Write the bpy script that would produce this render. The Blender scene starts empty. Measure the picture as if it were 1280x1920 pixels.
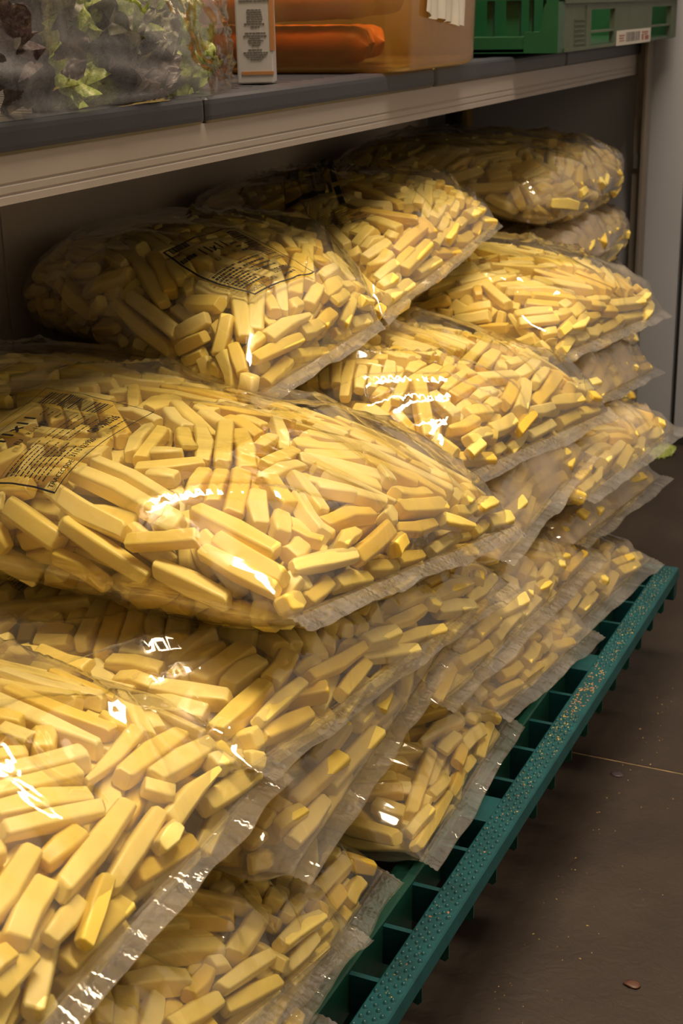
import bpy, bmesh, math, random
import numpy as np
from mathutils import Matrix, Vector

random.seed(7)
RNG = np.random.default_rng(11)
scene = bpy.context.scene
COL = scene.collection

# ---------------------------------------------------------------- camera
F_PX = 2667.0                                   # 50 mm on a 36 mm high frame, image 1280 x 1920
PP = np.array([640.0, 960.0])
VP = np.array([1966.0, -22.0])                  # vanishing point of the shelf direction
_d1 = np.array([VP[0]-PP[0], VP[1]-PP[1], F_PX]); _d1 /= np.linalg.norm(_d1)
_h2 = np.array([VP[0]-1000-PP[0], VP[1]+24.0-PP[1], F_PX])
_up = np.cross(_d1, _h2); _up /= np.linalg.norm(_up)
if _up[1] > 0: _up = -_up
ROT = np.array([np.cross(_d1, _up), _d1, _up])  # world = ROT @ (right, down, forward)
CAM = np.array([0.256, 0.0, 0.62])

def ray(px, py): return ROT @ np.array([px-PP[0], py-PP[1], F_PX])
def on_z(px, py, z): r = ray(px, py); return CAM + r*((z-CAM[2])/r[2])
def on_x(px, py, x): r = ray(px, py); return CAM + r*((x-CAM[0])/r[0])
def on_y(px, py, y): r = ray(px, py); return CAM + r*((y-CAM[1])/r[1])
def project(P):
    c = (np.asarray(P, float) - CAM) @ ROT
    return PP + F_PX*c[..., :2]/c[..., 2:3], c[..., 2]

cam_data = bpy.data.cameras.new('camera')
cam_data.sensor_fit = 'VERTICAL'; cam_data.sensor_height = 36.0
cam_data.lens = F_PX/1920*36.0
cam_data.clip_start = 0.02
cam_data.dof.use_dof = True; cam_data.dof.focus_distance = 0.85; cam_data.dof.aperture_fstop = 24.0
cam = bpy.data.objects.new('camera', cam_data); COL.objects.link(cam)
M = Matrix.Identity(4)
for i in range(3):
    M[i][0] = ROT[i, 0]; M[i][1] = -ROT[i, 1]; M[i][2] = -ROT[i, 2]; M[i][3] = CAM[i]
cam.matrix_world = M
scene.camera = cam

# ---------------------------------------------------------------- world, lights, exposure
world = bpy.data.worlds.new('world'); scene.world = world; world.use_nodes = True
_bg = world.node_tree.nodes['Background']
_bg.inputs['Color'].default_value = (0.80, 0.84, 1.0, 1); _bg.inputs['Strength'].default_value = 0.035

def area_light(name, loc, target, sx, sy, power, color):
    d = bpy.data.lights.new(name, 'AREA'); d.shape = 'RECTANGLE'; d.size = sx; d.size_y = sy
    d.energy = power; d.color = color
    o = bpy.data.objects.new(name, d); COL.objects.link(o)
    o.location = loc
    o.rotation_euler = (Vector(target)-Vector(loc)).to_track_quat('-Z', 'Y').to_euler()
    return o
area_light('ceiling_lamp', (0.08, 0.85, 2.25), (0.04, 0.85, 0.25), 0.36, 1.2, 69.0, (1.0, 0.79, 0.54))
area_light('ceiling_lamp_far', (1.7, 3.2, 2.3), (0.0, 1.9, 0.3), 0.5, 0.8, 14.0, (0.80, 0.87, 1.0))

scene.view_settings.view_transform = 'Standard'; scene.view_settings.look = 'None'
scene.view_settings.exposure = 0.0; scene.view_settings.gamma = 1.0
scene.view_settings.use_curve_mapping = False
scene.cycles.transparent_max_bounces = 24
scene.cycles.max_bounces = 8
scene.cycles.caustics_reflective = False; scene.cycles.caustics_refractive = False

# ---------------------------------------------------------------- helpers
def tag(o, label=None, cat=None, group=None, kind=None):
    if label: o['label'] = label
    if cat: o['category'] = cat
    if group: o['group'] = group
    if kind: o['kind'] = kind
    return o

def empty(name, loc=(0, 0, 0), rz=0.0):
    o = bpy.data.objects.new(name, None); COL.objects.link(o)
    o.location = loc; o.rotation_euler = (0, 0, rz); o.empty_display_size = 0.02
    return o

def link_mesh(name, me, mat, parent=None, smooth=False):
    if mat is not None and not me.materials: me.materials.append(mat)
    if smooth:
        me.polygons.foreach_set('use_smooth', np.ones(len(me.polygons), bool))
    o = bpy.data.objects.new(name, me); COL.objects.link(o)
    if parent is not None: o.parent = parent
    return o

def mesh_np(name, V, F):
    me = bpy.data.meshes.new(name)
    me.from_pydata([tuple(v) for v in V], [], [tuple(f) for f in F])
    me.update(); return me

def mesh_fast(name, V, loops, starts):
    """V (n,3), flat loop vertex ids, loop starts"""
    me = bpy.data.meshes.new(name)
    me.vertices.add(len(V)); me.vertices.foreach_set('co', np.ascontiguousarray(V, np.float32).ravel())
    me.loops.add(len(loops)); me.loops.foreach_set('vertex_index', np.ascontiguousarray(loops, np.int32))
    me.polygons.add(len(starts)); me.polygons.foreach_set('loop_start', np.ascontiguousarray(starts, np.int32))
    me.update(calc_edges=True)
    return me

def grid_faces(nu, nv, wrap_v=False):
    F = []
    for i in range(nu-1):
        for j in range(nv if wrap_v else nv-1):
            j2 = (j+1) % nv
            F.append((i*nv+j, i*nv+j2, (i+1)*nv+j2, (i+1)*nv+j))
    return F

class MB:
    def __init__(self): self.bm = bmesh.new()
    def box(self, x0, x1, y0, y1, z0, z1, bevel=0.0, seg=2):
        g = bmesh.ops.create_cube(self.bm, size=1.0)
        vs = g['verts']
        for v in vs:
            v.co = Vector(((x0+x1)/2+v.co.x*(x1-x0), (y0+y1)/2+v.co.y*(y1-y0), (z0+z1)/2+v.co.z*(z1-z0)))
        if bevel > 0:
            es = list({e for v in vs for e in v.link_edges})
            bmesh.ops.bevel(self.bm, geom=es, offset=bevel, segments=seg, affect='EDGES', profile=0.6)
        return self
    def prism(self, pts, axis, a, b):
        """polygon pts in the two other axes, extruded along axis from a to b"""
        def P(p, t):
            return {'y': (p[0], t, p[1]), 'x': (t, p[0], p[1]), 'z': (p[0], p[1], t)}[axis]
        v0 = [self.bm.verts.new(P(p, a)) for p in pts]; v1 = [self.bm.verts.new(P(p, b)) for p in pts]
        n = len(pts)
        self.bm.faces.new(v0); self.bm.faces.new(list(reversed(v1)))
        for i in range(n): self.bm.faces.new((v0[i], v1[i], v1[(i+1) % n], v0[(i+1) % n]))
        bmesh.ops.recalc_face_normals(self.bm, faces=self.bm.faces[:])
        return self
    def build(self, name, mat, parent=None, smooth=False):
        me = bpy.data.meshes.new(name); self.bm.to_mesh(me); self.bm.free()
        return link_mesh(name, me, mat, parent, smooth)

def lattice(seed):
    return np.random.default_rng(seed).random((64, 64))
def vnoise(u, v, seed):
    """smooth value noise 0..1, vectorised"""
    L = lattice(seed)
    u = np.asarray(u, float); v = np.asarray(v, float)
    iu = np.floor(u).astype(int); iv = np.floor(v).astype(int)
    fu = u-iu; fv = v-iv
    fu = fu*fu*(3-2*fu); fv = fv*fv*(3-2*fv)
    a = L[iu % 64, iv % 64]; b = L[(iu+1) % 64, iv % 64]; c = L[iu % 64, (iv+1) % 64]; d = L[(iu+1) % 64, (iv+1) % 64]
    return (a*(1-fu)+b*fu)*(1-fv) + (c*(1-fu)+d*fu)*fv
def sstep(t): t = np.clip(t, 0, 1); return t*t*(3-2*t)

# ---------------------------------------------------------------- materials
def new_mat(name):
    m = bpy.data.materials.new(name); m.use_nodes = True
    nt = m.node_tree; nt.nodes.clear()
    return m, nt
def N(nt, typ, **kw):
    n = nt.nodes.new(typ)
    for k, v in kw.items():
        if k in n.inputs: n.inputs[k].default_value = v
        else: setattr(n, k, v)
    return n
def ramp(nt, stops):
    r = nt.nodes.new('ShaderNodeValToRGB')
    e = r.color_ramp.elements
    while len(e) < len(stops): e.new(0.5)
    for el, (p, c) in zip(e, stops):
        el.position = p; el.color = (*c, 1)
    return r

def plain_mat(name, col, rough=0.5, metallic=0.0, var=0.12, scale=40.0, bump=0.0, bump_scale=200.0, stretch=(1, 1, 1), spec=0.5):
    m, nt = new_mat(name)
    out = N(nt, 'ShaderNodeOutputMaterial'); p = N(nt, 'ShaderNodeBsdfPrincipled')
    p.inputs['Roughness'].default_value = rough; p.inputs['Metallic'].default_value = metallic
    p.inputs['Specular IOR Level'].default_value = spec
    tc = N(nt, 'ShaderNodeTexCoord'); mp = N(nt, 'ShaderNodeMapping'); mp.inputs['Scale'].default_value = stretch
    nt.links.new(tc.outputs['Object'], mp.inputs['Vector'])
    nz = N(nt, 'ShaderNodeTexNoise', Scale=scale, Detail=4.0)
    nt.links.new(mp.outputs['Vector'], nz.inputs['Vector'])
    r = ramp(nt, [(0.3, tuple(c*(1-var) for c in col)), (0.7, tuple(min(1, c*(1+var)) for c in col))])
    nt.links.new(nz.outputs['Fac'], r.inputs['Fac']); nt.links.new(r.outputs['Color'], p.inputs['Base Color'])
    if bump > 0:
        n2 = N(nt, 'ShaderNodeTexNoise', Scale=bump_scale, Detail=3.0)
        nt.links.new(mp.outputs['Vector'], n2.inputs['Vector'])
        b = N(nt, 'ShaderNodeBump', Strength=bump, Distance=0.001)
        nt.links.new(n2.outputs['Fac'], b.inputs['Height']); nt.links.new(b.outputs['Normal'], p.inputs['Normal'])
    nt.links.new(p.outputs['BSDF'], out.inputs['Surface'])
    return m

def potato_mat(name, per_object):
    m, nt = new_mat(name)
    out = N(nt, 'ShaderNodeOutputMaterial'); p = N(nt, 'ShaderNodeBsdfPrincipled')
    if per_object:
        src = N(nt, 'ShaderNodeObjectInfo').outputs['Random']
    else:
        a = N(nt, 'ShaderNodeAttribute'); a.attribute_name = 'tint'; src = a.outputs['Fac']
    r = ramp(nt, [(0.0, (0.82, 0.56, 0.07)), (0.2, (0.86, 0.65, 0.13)), (0.6, (0.88, 0.70, 0.19)), (1.0, (0.90, 0.75, 0.29))])
    nt.links.new(src, r.inputs['Fac'])
    tc = N(nt, 'ShaderNodeTexCoord')
    nz = N(nt, 'ShaderNodeTexNoise', Scale=90.0 if not per_object else 3.0, Detail=3.0)
    nt.links.new(tc.outputs['Object'], nz.inputs['Vector'])
    mx = N(nt, 'ShaderNodeMix', data_type='RGBA', blend_type='MULTIPLY'); mx.inputs['Factor'].default_value = 1.0
    r2 = ramp(nt, [(0.25, (0.93, 0.90, 0.80)), (0.6, (1, 1, 1))])
    nt.links.new(nz.outputs['Fac'], r2.inputs['Fac'])
    nt.links.new(r.outputs['Color'], mx.inputs[6]); nt.links.new(r2.outputs['Color'], mx.inputs[7])
    nt.links.new(mx.outputs[2], p.inputs['Base Color'])
    p.inputs['Roughness'].default_value = 0.42
    p.inputs['Subsurface Weight'].default_value = 0.4
    p.inputs['Subsurface Radius'].default_value = (1.0, 0.78, 0.30); p.inputs['Subsurface Scale'].default_value = 0.008
    nt.links.new(p.outputs['BSDF'], out.inputs['Surface'])
    return m

def film_mat(name, haze=0.06, gloss_rough=0.065, haze_col=(0.9, 0.86, 0.8), bump=0.55, tintc=(0.985, 0.975, 0.95), bscale=20.0, fres=0.115):
    m, nt = new_mat(name)
    out = N(nt, 'ShaderNodeOutputMaterial')
    tc = N(nt, 'ShaderNodeTexCoord')
    mp = N(nt, 'ShaderNodeMapping'); mp.inputs['Scale'].default_value = (0.3, 1.0, 1.0)
    nt.links.new(tc.outputs['Object'], mp.inputs['Vector'])
    nz = N(nt, 'ShaderNodeTexNoise', Scale=bscale, Detail=2.5, Distortion=1.2)
    nt.links.new(mp.outputs['Vector'], nz.inputs['Vector'])
    b = N(nt, 'ShaderNodeBump', Strength=bump, Distance=0.004)
    nt.links.new(nz.outputs['Fac'], b.inputs['Height'])
    lw = N(nt, 'ShaderNodeLayerWeight', Blend=0.5); nt.links.new(b.outputs['Normal'], lw.inputs['Normal'])
    pw = N(nt, 'ShaderNodeMath', operation='POWER'); pw.inputs[1].default_value = 3.0
    nt.links.new(lw.outputs['Facing'], pw.inputs[0])
    fr = N(nt, 'ShaderNodeMath', operation='MULTIPLY_ADD'); fr.inputs[1].default_value = 0.7; fr.inputs[2].default_value = fres
    nt.links.new(pw.outputs[0], fr.inputs[0])
    tr = N(nt, 'ShaderNodeBsdfTransparent'); tr.inputs['Color'].default_value = (*tintc, 1)
    gl = N(nt, 'ShaderNodeBsdfAnisotropic') if False else N(nt, 'ShaderNodeBsdfGlossy')
    gl.inputs['Roughness'].default_value = gloss_rough
    nt.links.new(b.outputs['Normal'], gl.inputs['Normal'])
    df = N(nt, 'ShaderNodeBsdfDiffuse'); df.inputs['Color'].default_value = (*haze_col, 1)
    tl = N(nt, 'ShaderNodeBsdfTranslucent'); tl.inputs['Color'].default_value = (*haze_col, 1)
    dm = N(nt, 'ShaderNodeMixShader'); dm.inputs['Fac'].default_value = 0.4
    nt.links.new(df.outputs[0], dm.inputs[1]); nt.links.new(tl.outputs[0], dm.inputs[2])
    m1 = N(nt, 'ShaderNodeMixShader')
    hz = N(nt, 'ShaderNodeTexNoise', Scale=9.0, Detail=3.0, Distortion=0.8); nt.links.new(tc.outputs['Object'], hz.inputs['Vector'])
    hr = N(nt, 'ShaderNodeMapRange'); hr.inputs['From Min'].default_value = 0.35; hr.inputs['From Max'].default_value = 0.75
    hr.inputs['To Min'].default_value = haze*0.45; hr.inputs['To Max'].default_value = haze*2.0
    nt.links.new(hz.outputs['Fac'], hr.inputs['Value']); nt.links.new(hr.outputs[0], m1.inputs['Fac'])
    nt.links.new(tr.outputs[0], m1.inputs[1]); nt.links.new(dm.outputs[0], m1.inputs[2])
    m2 = N(nt, 'ShaderNodeMixShader'); nt.links.new(fr.outputs[0], m2.inputs['Fac'])
    nt.links.new(m1.outputs[0], m2.inputs[1]); nt.links.new(gl.outputs[0], m2.inputs[2])
    nt.links.new(m2.outputs[0], out.inputs['Surface'])
    return m

MAT = {}
MAT['potato'] = potato_mat('potato_flesh', False)
MAT['potato_one'] = potato_mat('potato_flesh_single', True)
MAT['film'] = film_mat('clear_film')
MAT['film_hazy'] = film_mat('hazy_film', haze=0.23, haze_col=(0.66, 0.59, 0.50))
MAT['film_milky'] = film_mat('milky_film', haze=0.42, haze_col=(0.56, 0.48, 0.39))
MAT['seal'] = film_mat('sealed_film', haze=0.13, gloss_rough=0.12, bump=0.6, bscale=90.0)
MAT['ink'] = plain_mat('black_ink', (0.012, 0.011, 0.010), 0.5, var=0.1)
MAT['floor'] = None
MAT['teal'] = plain_mat('teal_plastic', (0.003, 0.058, 0.072), 0.38, var=0.25, scale=30, bump=0.15, bump_scale=300)
MAT['teal_in'] = plain_mat('teal_plastic_inner', (0.003, 0.055, 0.042), 0.45, var=0.25, scale=30)
MAT['plate'] = plain_mat('grey_blue_plastic', (0.024, 0.027, 0.040), 0.42, var=0.1, scale=25, bump=0.1)
MAT['alu'] = plain_mat('anodised_aluminium', (0.32, 0.292, 0.29), 0.45, metallic=0.2, var=0.06, scale=30, stretch=(1, 0.05, 1))
MAT['wallpanel'] = plain_mat('white_wall_panel', (0.28, 0.295, 0.355), 0.55, var=0.03, scale=8)
MAT['roomwall'] = plain_mat('white_room_wall', (0.66, 0.63, 0.58), 0.6, var=0.03, scale=6)
MAT['backpanel'] = plain_mat('cream_back_panel', (0.56, 0.49, 0.43), 0.55, var=0.04, scale=8)
MAT['dark'] = plain_mat('dark_gap', (0.01, 0.01, 0.01), 0.7)
MAT['crumb'] = plain_mat('yellow_crumb', (0.55, 0.36, 0.06), 0.6, var=0.5, scale=60)
MAT['crumb2'] = plain_mat('pink_brown_crumb', (0.50, 0.22, 0.12), 0.6, var=0.4, scale=60)
MAT['white'] = plain_mat('white_paper', (0.45, 0.44, 0.43), 0.6, var=0.04)

def floor_mat():
    m, nt = new_mat('dark_brown_floor')
    out = N(nt, 'ShaderNodeOutputMaterial'); p = N(nt, 'ShaderNodeBsdfPrincipled')
    tc = N(nt, 'ShaderNodeTexCoord')
    n1 = N(nt, 'ShaderNodeTexNoise', Scale=9.0, Detail=6.0, Roughness=0.6)
    n2 = N(nt, 'ShaderNodeTexNoise', Scale=75.0, Detail=4.0, Distortion=1.5)
    for n in (n1, n2): nt.links.new(tc.outputs['Object'], n.inputs['Vector'])
    r = ramp(nt, [(0.3, (0.016, 0.0098, 0.0076)), (0.5, (0.022, 0.0145, 0.0115)), (0.7, (0.030, 0.0215, 0.017))])
    nt.links.new(n1.outputs['Fac'], r.inputs['Fac']); nt.links.new(r.outputs['Color'], p.inputs['Base Color'])
    rr = N(nt, 'ShaderNodeMapRange'); rr.inputs['To Min'].default_value = 0.38; rr.inputs['To Max'].default_value = 0.62
    nt.links.new(n1.outputs['Fac'], rr.inputs['Value']); nt.links.new(rr.outputs[0], p.inputs['Roughness'])
    b = N(nt, 'ShaderNodeBump', Strength=0.22, Distance=0.002)
    nt.links.new(n2.outputs['Fac'], b.inputs['Height']); nt.links.new(b.outputs['Normal'], p.inputs['Normal'])
    nt.links.new(p.outputs['BSDF'], out.inputs['Surface'])
    return m
MAT['floor'] = floor_mat()

# ---------------------------------------------------------------- the setting
YW = 2.022          # end wall
XB = -0.552         # back wall behind the shelf
YJ = 1.078          # floor joint
floor = tag(empty('floor', (0, 0, 0)), kind='structure')
floor['label'] = 'dark brown floor with a pale joint line'
MB().box(XB, 1.54, -1.24, YJ-0.0012, -0.03, 0.0).build('floor_slab', MAT['floor'], floor)
MB().box(XB, 1.54, YJ+0.0012, YW, -0.03, 0.0).build('floor_slab', MAT['floor'], floor)
MB().box(XB, 1.54, YJ-0.0012, YJ+0.0012, -0.03, -0.0006).build('joint_strip', plain_mat('pale_joint', (0.22, 0.16, 0.09), 0.7, var=0.5, scale=70), floor)

wall_end = tag(empty('wall_end', (0, YW, 0)), 'pale grey wall panels at the far end of the shelf', kind='structure')
wall_end.location = (0, 0, 0)
xj = on_y(1270, 600, YW)[0]
MB().box(XB-0.02, xj-0.0035, YW, YW+0.04, 0.0, 2.44).build('wall_panel', MAT['wallpanel'], wall_end)
MB().box(xj+0.0035, 1.5, YW, YW+0.04, 0.012, 2.44).build('wall_panel', MAT['wallpanel'], wall_end)
MB().box(xj-0.02, xj+0.02, YW+0.012, YW+0.05, 0.0, 2.44).build('panel_gap', MAT['dark'], wall_end)
MB().box(xj+0.0035, 1.5, YW-0.003, YW+0.02, 0.0, 0.012).build('bottom_gasket', MAT['dark'], wall_end)

wall_back = tag(empty('wall_back'), 'cream panelled wall behind the stacked bags', kind='structure')
yj = on_x(15, 550, XB)[1]
MB().box(XB-0.03, XB, -1.24, yj-0.0013, 0.0, 2.44).build('wall_panel', MAT['backpanel'], wall_back)
MB().box(XB-0.03, XB, yj+0.0013, YW, 0.0, 2.44).build('wall_panel', MAT['backpanel'], wall_back)
MB().box(XB-0.04, XB-0.010, yj-0.01, yj+0.01, 0.0, 2.44).build('panel_gap', MAT['dark'], wall_back)

wall_right = tag(MB().box(1.5, 1.54, -1.2, YW+0.04, 0, 2.4).build('wall_right', MAT['roomwall']), 'pale wall on the other side of the aisle', kind='structure')
wall_near = tag(MB().box(XB-0.03, 1.54, -1.24, -1.2, 0, 2.4).build('wall_near', MAT['roomwall']), 'pale wall behind the viewer', kind='structure')
ceiling = tag(MB().box(XB-0.03, 1.54, -1.24, YW+0.04, 2.4, 2.44).build('ceiling', MAT['roomwall']), 'pale ceiling', kind='structure')

# ---------------------------------------------------------------- shelf
XS = -0.236; Z_F0 = 0.523; Z_F1 = 0.549; Z_TOP = 0.566
shelf = tag(empty('storage_shelf', (XS, 1.0, 0)), 'metal storage shelf with grey-blue plastic plates above the potato bags', 'shelf')
SO = Vector(shelf.location)
def sh(mb, name, mat, smooth=False):
    o = mb.build(name, mat, shelf, smooth); o.matrix_parent_inverse = Matrix.Translation(-SO); return o
prof = [(XS, Z_F0), (XS, 0.5270), (XS-0.0007, 0.5276), (XS-0.0007, 0.5284), (XS, 0.529), (XS, 0.5325), (XS-0.0007, 0.533), (XS-0.0007, 0.534),
        (XS, 0.5346), (XS, Z_F1), (XS-0.02, Z_F1), (XS-0.02, Z_F0)]
sh(MB().prism(prof, 'y', -0.4, 2.002), 'front_beam', MAT['alu'])
sh(MB().box(XB+0.005, XB+0.025, -0.4, 2.002, Z_F0, Z_F1), 'rear_beam', MAT['alu'])
y0 = 0.835-3*0.408
for k in range(6):
    ya, yb = y0+k*0.408+0.0012, min(y0+(k+1)*0.408-0.0012, 2.006)
    if yb < -0.35 or ya > 1.95: continue
    mb = MB()
    mb.box(-0.262, -0.2325, ya, yb, Z_F1-0.0005, Z_TOP, bevel=0.005, seg=3)
    mb.box(XB+0.004, XB+0.03, ya, yb, Z_F1-0.0005, Z_TOP, bevel=0.003)
    ns = 20; st = (yb-ya)/ns
    for i in range(ns):
        mb.box(XB+0.028, -0.258, ya+i*st+0.0022, ya+(i+1)*st-0.0022, Z_F1+0.003, Z_TOP-0.0008)
    mb.box(XB+0.028, -0.258, ya, yb, Z_F1, Z_F1+0.0035)  # solid underside, added to stop light falling through the slat gaps
    sh(mb, 'shelf_plate', MAT['plate'])
xa = on_y(1181, 330, 1.99)[0]; xm = on_y(1199, 330, 1.99)[0]; xz = on_y(1207, 330, 1.99)[0]
post_m = plain_mat('post_metal', (0.20, 0.18, 0.165), 0.4, metallic=0.3, var=0.05)
sh(MB().box(xa, xm, 2.000, 2.012, 0.0, 0.75), 'post', post_m)
sh(MB().box(xm, xz, 1.985, 2.012, 0.0, 0.75, bevel=0.0015), 'post_edge', post_m)
zc = on_y(1190, 300, 2.0)[2]
sh(MB().box(xa+0.002, xm-0.003, 1.995, 2.001, zc-0.011, zc+0.009), 'post_clip', plain_mat('clip', (0.10, 0.095, 0.10), 0.5))
xr0 = on_y(839, 250, 1.98)[0]; xr1 = on_y(862, 250, 1.98)[0]; xr2 = on_y(878, 250, 1.98)[0]
sh(MB().box(xr0, xr1, 1.97, 1.99, on_y(850, 287, 1.98)[2], Z_F0+0.01), 'rear_bracket', MAT['dark'])
sh(MB().box(xr1, xr2, 1.982, 2.0, 0.0, Z_F0+0.01, bevel=0.003), 'rear_post', plain_mat('rear_post', (0.30, 0.22, 0.08), 0.35, metallic=0.4))

# ---------------------------------------------------------------- pallet
ZP = 0.10
pallet = tag(empty('plastic_pallet', (-0.25, 0.69, 0)), 'low teal plastic pallet with studded rim under the bags', 'pallet')
PO = Vector(pallet.location)
def pl(mb, name, mat, smooth=False):
    o = mb.build(name, mat, pallet, smooth); o.matrix_parent_inverse = Matrix.Translation(-PO); return o
Y0P, Y1P = 0.09, 1.292
pl(MB().prism([(0, ZP-0.001), (-0.001, ZP), (-0.018, ZP), (-0.019, ZP-0.001), (-0.019, ZP-0.03), (-0.016, ZP-0.03), (-0.016, ZP-0.004), (-0.003, ZP-0.004), (-0.001, ZP-0.009), (0.0016, ZP-0.009)], 'y', Y0P, Y1P), 'outer_rim', MAT['teal'])
pl(MB().prism([(-0.038, ZP-0.001), (-0.039, ZP), (-0.044, ZP), (-0.046, ZP-0.003), (-0.058, ZP-0.006), (-0.058, ZP-0.03), (-0.038, ZP-0.03)], 'y', Y0P, Y1P), 'inner_rail', MAT['teal_in'])
pl(MB().box(-0.50, -0.0005, Y1P-0.012, Y1P, ZP-0.03, ZP-0.0003), 'end_rim', MAT['teal'])
pl(MB().box(-0.50, -0.0005, Y0P, Y0P+0.012, ZP-0.03, ZP-0.0003), 'end_rim', MAT['teal'])
pl(MB().box(-0.50, -0.485, Y0P, Y1P, ZP-0.03, ZP-0.0003), 'back_rim', MAT['teal'])
ribs_px = [(684, 1831), (741, 1739), (791, 1660), (840, 1585), (940, 1460), (972, 1401), (1008, 1352), (1047, 1299), (1135, 1165), (1155, 1125), (1188, 1096)]
ribY = [on_x(px, py, -0.028)[1] if False else on_z(px, py, ZP-0.003)[1] for px, py in ribs_px]
st = 0.047
y = ribY[0]-st
while y > Y0P+0.03: ribY.append(y); y -= st
for yy in ribY:
    pl(MB().box(-0.0385, -0.0185, yy-0.0018, yy+0.0018, ZP-0.03, ZP-0.003), 'cross_rib', MAT['teal'])
for (px, py) in ((905, 1512), (1086, 1237)):
    yy = on_z(px, py, ZP)[1]
    pl(MB().box(-0.0385, -0.0185, yy-0.016, yy+0.016, ZP-0.03, ZP-0.0008, bevel=0.0006), 'cross_plate', MAT['teal'])
for k in range(28):
    yy = Y0P+0.02+k*0.043
    pl(MB().prism([(0.0012, ZP-0.008), (0.0012, ZP-0.020), (-0.001, ZP-0.023), (-0.012, ZP-0.020), (-0.014, ZP-0.008)], 'y', yy, yy+0.0014), 'skirt_rib', MAT['teal_in'])
for yy in (0.10, 0.655, 1.20):
    for xx in (-0.10, -0.29, -0.48):
        pl(MB().box(xx-0.02, xx+0.05 if xx > -0.2 else xx+0.03, yy, yy+0.08, 0.0, ZP-0.028), 'foot', MAT['teal_in'])
for k in range(8):
    xx = -0.10-k*0.05
    pl(MB().box(xx-0.012, xx+0.012, Y0P+0.01, Y1P-0.01, ZP-0.02, ZP-0.001), 'deck_slat', MAT['teal_in'])
# studs on the rim
def dome(r, h, seg=8):
    V = [(0, 0, h)]; F = []
    for q, (rr, hh) in enumerate(((0.6*r, 0.75*h), (r, 0.0))):
        for i in range(seg):
            a = 2*math.pi*i/seg; V.append((rr*math.cos(a), rr*math.sin(a), hh))
    for i in range(seg):
        j = (i+1) % seg
        F.append((0, 1+i, 1+j)); F.append((1+i, 1+seg+i, 1+seg+j, 1+j))
    return np.array(V), F
DV, DF = dome(0.0017, 0.0019)
V = []; Fc = []
row = 0; y = Y0P+0.005
while y < Y1P-0.01:
    near_px = project(np.array([-0.009, y, ZP]))[0]
    for q in range(4):
        x = -0.0034-0.0040*q - (0.0008 if row % 2 else 0)
        yy = y + (0.0037 if q % 2 else 0) + random.uniform(-.0003, .0003)
        if abs(yy-1.005) < 0.045: continue
        b = len(V)
        V.extend(DV+np.array([x, yy, ZP-0.0001])); Fc.extend(tuple(b+i for i in f) for f in DF)
    row += 1; y += 0.0075
o = link_mesh('studs', mesh_np('studs', V, Fc), MAT['teal'], pallet, True); o.matrix_parent_inverse = Matrix.Translation(-PO); tag(o, kind='stuff')

# ---------------------------------------------------------------- potato sticks: shapes
def stick_variant(rng, k):
    """unit stick: x in -0.5..0.5, y/z half width 0.5; five rings of eight vertices"""
    xs = np.array([-0.5, -0.465, 0.0, 0.465, 0.5])
    ch = rng.uniform(0.13, 0.24)
    q = 0.5-ch
    ring = np.array([(0.5, -q), (0.5, q), (q, 0.5), (-q, 0.5), (-0.5, q), (-0.5, -q), (-q, -0.5), (q, -0.5)])
    kind = (0, 1, 2, 3, 0, 2, 3, 3)[k % 8]
    V = []
    sl0, sl1 = rng.uniform(-.07, .07, 2), rng.uniform(-.07, .07, 2)
    bend = rng.normal(0, 0.08, 2)
    for i, x in enumerate(xs):
        s = np.array([1.0, 1.0])
        if i in (0, 4): s *= rng.uniform(0.62, 0.86)
        R2 = ring*s
        if kind == 1:     # pointed wedge at one end
            t = np.clip((x+0.1)/0.6, 0, 1); R2 = R2*np.array([1.0, 1-0.72*t]) + np.array([0, -0.32*t])
        if kind == 2:     # rounded skin side
            R2 = R2.copy(); up = R2[:, 1] > 0
            R2[up, 1] *= 1-1.1*x*x*2; R2[up, 0] *= 0.8
        if kind == 3:     # both ends tapering
            R2 = R2*(1-0.9*x*x)
        for j in range(8):
            xx = x
            if i < 2: xx += sl0 @ R2[j]
            if i > 2: xx += sl1 @ R2[j]
            V.append((xx, R2[j, 0]+bend[0]*(4*x*x-0.5), R2[j, 1]+bend[1]*(4*x*x-0.5)))
    return np.array(V)
NVAR = 16
_vr = np.random.default_rng(5)
STICK = np.array([stick_variant(_vr, k) for k in range(NVAR)])           # (16, 40, 3)
_sf = []
for i in range(4):
    for j in range(8):
        j2 = (j+1) % 8; _sf.append((i*8+j, i*8+j2, (i+1)*8+j2, (i+1)*8+j))
_sf.append(tuple(range(7, -1, -1))); _sf.append(tuple(range(32, 40)))
S_FACE = np.concatenate([np.full(len(f), k) for k, f in enumerate(_sf)])
def stick_normals(V):
    # rounded long edges: every vertex takes the normal of the broad face it belongs to; ends stay flat
    big = [None]*8
    n = np.zeros((len(S_LOOPS), 3)); q = 0
    fn_ = {}
    for i in range(4):
        for a in range(0, 8, 2):
            b = a+1
            p = V[i*8+a], V[i*8+b], V[(i+1)*8+b], V[(i+1)*8+a]
            c = np.cross(p[2]-p[0], p[3]-p[1]); fn_[(i, a)] = c/(np.linalg.norm(c)+1e-9)
    vn = np.zeros((40, 3))
    for r in range(5):
        for j in range(8):
            a = j-j % 2
            c = sum(fn_[(i, a)] for i in (r-1, r) if 0 <= i < 4); vn[r*8+j] = c/np.linalg.norm(c)
    out = vn[S_LOOPS].copy()
    for f in (32, 33):
        idx = [V[v] for v in _sf[f]]; c = np.cross(idx[2]-idx[0], idx[5]-idx[1]); out[S_FACE == f] = c/(np.linalg.norm(c)+1e-9)
    return out
S_LOOPS = np.concatenate([np.array(f) for f in _sf]); S_SIZES = np.array([len(f) for f in _sf])
STICK_N = np.array([stick_normals(STICK[k]) for k in range(NVAR)])
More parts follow.
